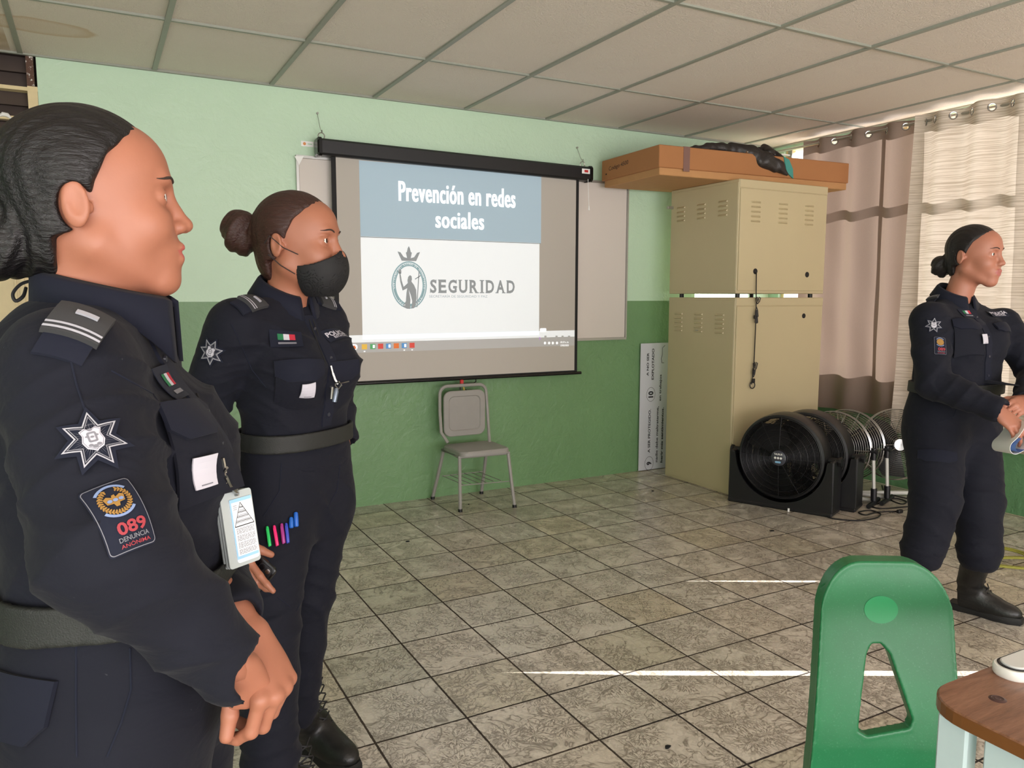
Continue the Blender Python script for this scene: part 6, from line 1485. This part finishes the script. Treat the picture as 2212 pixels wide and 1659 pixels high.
# ---------------------------------------------------------------- things carried
# nearest officer: lanyard cord, clip and vinyl card holder
idc = thing('id_badge', tuple(at(520, 1145, 1.0)), 'clear vinyl holder with a printed card hanging by a steel clip from the nearest officer', 'badge', absolute=True)
A0, Wv, Hv = at(474, 1070, .975), at(541, 1052, 1.015)-at(474, 1070, .975), at(498, 1232, .975)-at(474, 1070, .975)
Nn = np.cross(Hv, Wv); Nn /= np.linalg.norm(Nn); Nn = Nn if Nn@FWD < 0 else -Nn
def bq(u, v, n=0.0): return A0+Wv*u+Hv*v+Nn*n
def rr_ring(u0, v0, u1, v1, r, n): 
    ww, hh = np.linalg.norm(Wv), np.linalg.norm(Hv); return [tuple(bq((x+(u0+u1)/2*ww)/ww, (y+(v0+v1)/2*hh)/hh, n)) for x, y in rrect(0, 0, (u1-u0)*ww, (v1-v0)*hh, r, 4)]
for n0 in (-.010, -.005, 0.0): MB().loft([rr_ring(.0, 0, 1, 1, .004, n0-.0022), rr_ring(0, 0, 1, 1, .004, n0)]).build('vinyl_sleeve', M['lens'], idc)
MB().loft([rr_ring(.24, .10, .96, .95, .004, .0), rr_ring(.24, .10, .96, .95, .004, .0012)]).build('card_back', mat('card_white', (226, 232, 238), .3), idc)
m = MB()
def bpoly(P, n, material): V, F_ = fill2d([P]); m.add([tuple(bq(u, v, n)) for u, v in V], F_, material)
bpoly([(.24, .10), (.94, .10), (.94, .90), (.24, .90)], .0016, M['icon_blue'] if False else mat('card_blue', (150, 196, 226), .3)); bpoly([(.28, .145), (.94, .145), (.94, .86), (.28, .86)], .0019, mat('card_face', (232, 236, 240), .3))
tri_ = [((.56, .16), (.30, .47)), ((.56, .16), (.92, .47)), ((.30, .47), (.92, .47))]
def bline(a, b, w=.006, n=.0022, material=None):
    a, b = np.array(a), np.array(b); d = (b-a)/np.linalg.norm(b-a); o = np.array([-d[1], d[0]])*w; bpoly([tuple(a-o), tuple(b-o), tuple(b+o), tuple(a+o)], n, material or M['ink'])
for a, b in tri_: bline(a, b)
for k in range(1, 5): f_ = k/5; bline((.56-.26*f_, .16+.31*f_), (.56+.36*f_, .16+.31*f_), .004)
rg = random.Random(5)
for k in range(26):
    v = .50+.0135*k
    if k % 7 == 6: continue
    u = .33
    while u < .88: l_ = rg.uniform(.03, .10); bline((u, v), (min(.90, u+l_), v), .0032, .0022, M['grey_thread']); u += l_+.02
for k in range(8): v = .20+.032*k; w_ = .02+.03*k; bline((.58-w_, v), (.60+w_, v), .003, .0022, M['grey_thread'])
for k in range(3): bline((.32, .19+.025*k), (.44, .19+.025*k), .003, .0022, M['grey_thread'])
m.build('card_print', None, idc)
MB().tube([tuple(bq(.50, -.02, .002)), tuple(bq(.50, .05, .004)), tuple(bq(.47, .06, -.012)), tuple(bq(.30, -.10, -.008)), at(484, 1020, .955), at(490, 1010, .95)], .0022, 6).tube([at(488, 1030, .952), at(496, 1048, .960), tuple(bq(.50, .03, .004))], .0028, 6).tube([at(x, y, .955) for x, y in ((484, 1022), (491, 1040), (484, 1052), (480, 1036), (484, 1022))], .0018, 5).tube([at(486, 1022, .955), at(484, 1005, .955), at(481, 990, .955)], .0024, 6).build('swivel_clip', M['chrome'], idc, smooth=True)
bs1 = B1[0]; pts = [hit(bs1, x, y, .004) for x, y in ((402, 800), (425, 850), (450, 905), (470, 950), (480, 985))]; pts = [p for p in pts if p is not None]+[at(481, 992, .956)]
MB().tube(pts, .0016, 5).build('lanyard_cord', M['black_matte'], idc, smooth=True)
# officer with mask: cord, clip and whistle
bs2 = B2[0]; wh = thing('whistle_lanyard', tuple(at(728, 840, 1.8)), 'black neck cord with a steel clip and grey whistle on the masked officer', 'whistle', absolute=True)
for L_p in (((676, 690), (690, 730), (706, 770), (716, 796)), ((668, 690), (684, 735), (700, 775), (714, 800))):
    pts = [hit(bs2, x, y, .005) for x, y in L_p]; pts = [p for p in pts if p is not None]
    if len(pts) > 1: MB().tube(pts, .0016, 5).build('neck_cord', M['black_matte'], wh, smooth=True)
q = hit(bs2, 716, 800, .010); q = q if q is not None else at(716, 800, 1.8)
DW = float((q-CAM)@FWD)-.01
MB().tube([at(715, 790, DW), at(719, 806, DW)], .002, 6, M['white']).tube([at(719, 806, DW), at(724, 820, DW), at(730, 830, DW)], .0026, 6).build('clip', M['chrome'], wh, smooth=True)
MB().tube([at(722, 826, DW), at(738, 828, DW-.01), at(754, 824, DW-.01)], .0014, 5).tube([at(*p, DW) for p in ((724, 828), (732, 824), (738, 832), (731, 840), (724, 834))], .0018, 5, closed=True).build('split_ring', M['chrome'], wh, smooth=True)
MB().tube([at(727, 838, DW), at(726, 845, DW), at(722, 868, DW)], [.004, .0065, .0060], 10).build('whistle', mat('grey_whistle', (110, 120, 134), .25, .4), wh, smooth=True)
MB().tube([at(718, 836, DW+.01), at(716, 862, DW+.01)], [.003, .004], 8).build('key', M['steel'], wh, smooth=True)
# pens clipped to the thigh pocket
bt2 = B2[1]
for (x0, y0), (x1, y1), c_, nm, r, lab in (((577, 1137), (583, 1180), (40, 200, 100), 'pen', .0042, 'bright green pen clipped to the masked officer\'s trouser pocket'), ((592, 1135), (599, 1179), (235, 45, 120), 'pen', .0042, 'bright pink pen clipped beside the green pen in the trouser pocket'),
        ((608, 1131), (613, 1174), (160, 50, 130), 'pen', .0046, 'magenta pen between the pink and the long blue pen in the trouser pocket'), ((618, 1130), (622, 1173), (50, 70, 180), 'pen', .0044, 'violet-blue pen beside the magenta pen in the trouser pocket'),
        ((629, 1117), (629, 1141), (30, 100, 190), 'pen', .0056, 'short blue pen cap sticking out right of the violet-blue pen'), ((639, 1106), (640, 1138), (28, 96, 190), 'pen', .0060, 'tallest blue pen cap, at the right end of the row of pens')):
    a, b = hit(bt2, x0, y0, r+.001), hit(bt2, x1, y1, r+.001)
    if a is None or b is None: a, b = at(x0, y0, 1.8), at(x1, y1, 1.8)
    pm = mat('pen_plastic_%d' % x0, c_, .3); pt = thing(nm, tuple(b), lab, 'pen', 'pens in the trouser pocket', absolute=True); d = (b-a)/np.linalg.norm(b-a)
    MB().tube([a, a+d*.003, a+(b-a)*.5, b-d*.002, b], [r*.55, r*.85, r, r, r*.7], 10).build('cap', pm, pt, smooth=True)
    if r < .005: MB().tube([a+d*.004-FWD*r, a+d*.006-FWD*(r+.0022), b-FWD*(r+.0012)], [.0016, .0018, .0014], 6).build('clip', pm, pt, smooth=True)
# phone held at the thigh
ph = thing('smartphone', tuple(at(523, 1213, 1.69)), 'black smartphone in the masked officer\'s hand beside the trouser pocket', 'phone', absolute=True)
Cc = at(523, 1213, 1.675); lx = at(606, 1238, 1.665)-at(496, 1143, 1.685); lx /= np.linalg.norm(lx); sy_v = at(551, 1283, 1.665)-at(606, 1238, 1.665); sy_v -= lx*(sy_v@lx); sy_v /= np.linalg.norm(sy_v); nz_ = np.cross(lx, sy_v); nz_ = nz_ if nz_@FWD < 0 else -nz_
def ph_ring(w, h, r, n, cu=0, cv=0): return [tuple(Cc+lx*(x+cu)+sy_v*(y+cv)+nz_*n) for x, y in rrect(0, 0, w, h, r, 5)]
MB().loft([ph_ring(.144, .070, .010, -.0045), ph_ring(.147, .073, .011, -.003), ph_ring(.147, .073, .011, .003), ph_ring(.144, .070, .010, .0045)]).build('phone_body', M['black_gloss'], ph, smooth=True)
MB().loft([ph_ring(.034, .034, .008, .0045, .052, -.014), ph_ring(.033, .033, .008, .0065, .052, -.014)]).build('camera_bump', M['black_plastic'], ph, smooth=True)
for u, v in ((.044, -.022), (.060, -.022), (.052, -.006)): 
    c_ = Cc+lx*u+sy_v*v+nz_*.0065; MB().tube([c_, c_+nz_*.002], .0055, 16).build('lens', M['chrome'] if u > .058 else M['black_gloss'], ph, smooth=True)
# rolled papers held by the officer at the right
def sheet(pts, depth, name, label, D0, th=.0012):
    C_ = smooth_pts([at(x, y, D0) for x, y in pts], 8); m = MB(); rings = []
    ext = FWD*depth+RT*.02
    for k, p in enumerate(C_):
        T = C_[min(k+1, len(C_)-1)]-C_[max(k-1, 0)]; nn_ = np.cross(T, ext); nn_ /= np.linalg.norm(nn_); rings.append([tuple(p-ext*.5), tuple(p+ext*.5), tuple(p+ext*.5+nn_*th), tuple(p-ext*.5+nn_*th)])
    m.loft(rings); return tag(m.build(name, M['white'], smooth=True), label, 'paper')
sh_ = sheet([(2196, 908), (2190, 925), (2178, 942), (2164, 956), (2162, 970), (2172, 978), (2188, 972), (2212, 956), (2240, 938)], .14, 'rolled_paper', 'white papers folded over in the hand of the officer at the right', 2.90)
m = MB(); C_ = smooth_pts([at(x, y, 2.90) for x, y in ((2181, 944), (2169, 957), (2168, 968), (2176, 973), (2188, 968))], 6); m.loft([[tuple(p-FWD*.071), tuple(p+FWD*.03)] for p in C_], False, closed=False); m.build('blue_print', mat('blue_print_on_paper', (96, 130, 190), .6), None)
o_ = [o for o in bpy.data.objects if o.name.startswith('blue_print')][0]; o_.parent = sh_
MB().tube([Lf3[2]+UP*.002+p for p in [(RT*math.cos(a)*.032+FWD*math.sin(a)*.028+UP*.006*math.cos(a)) for a in [2*math.pi*k/20 for k in range(20)]]], .0045, 6, closed=True).build('wristband', M['black_matte'], p3[0], smooth=True)
for t_, sh_o in DEFER:
    M_ = np.array(t_.location)
    class _O: pass
    V_ = [tuple(np.array(v.co)+M_) for v in sh_o.data.vertices]; b_ = BVHTree.FromPolygons(V_, [tuple(p_.vertices) for p_ in sh_o.data.polygons])
    cf = Conform(b_, 1903, 1317, A3(0, 0, 1))
    if cf.ok: m = MB(); cf.shape(m, fill2d([ellipse(0, 0, .038, .031, 40)]), .0010, M['green_smooth'], .01); m.build('oval_mark', None, t_, smooth='all')
finish_abs()
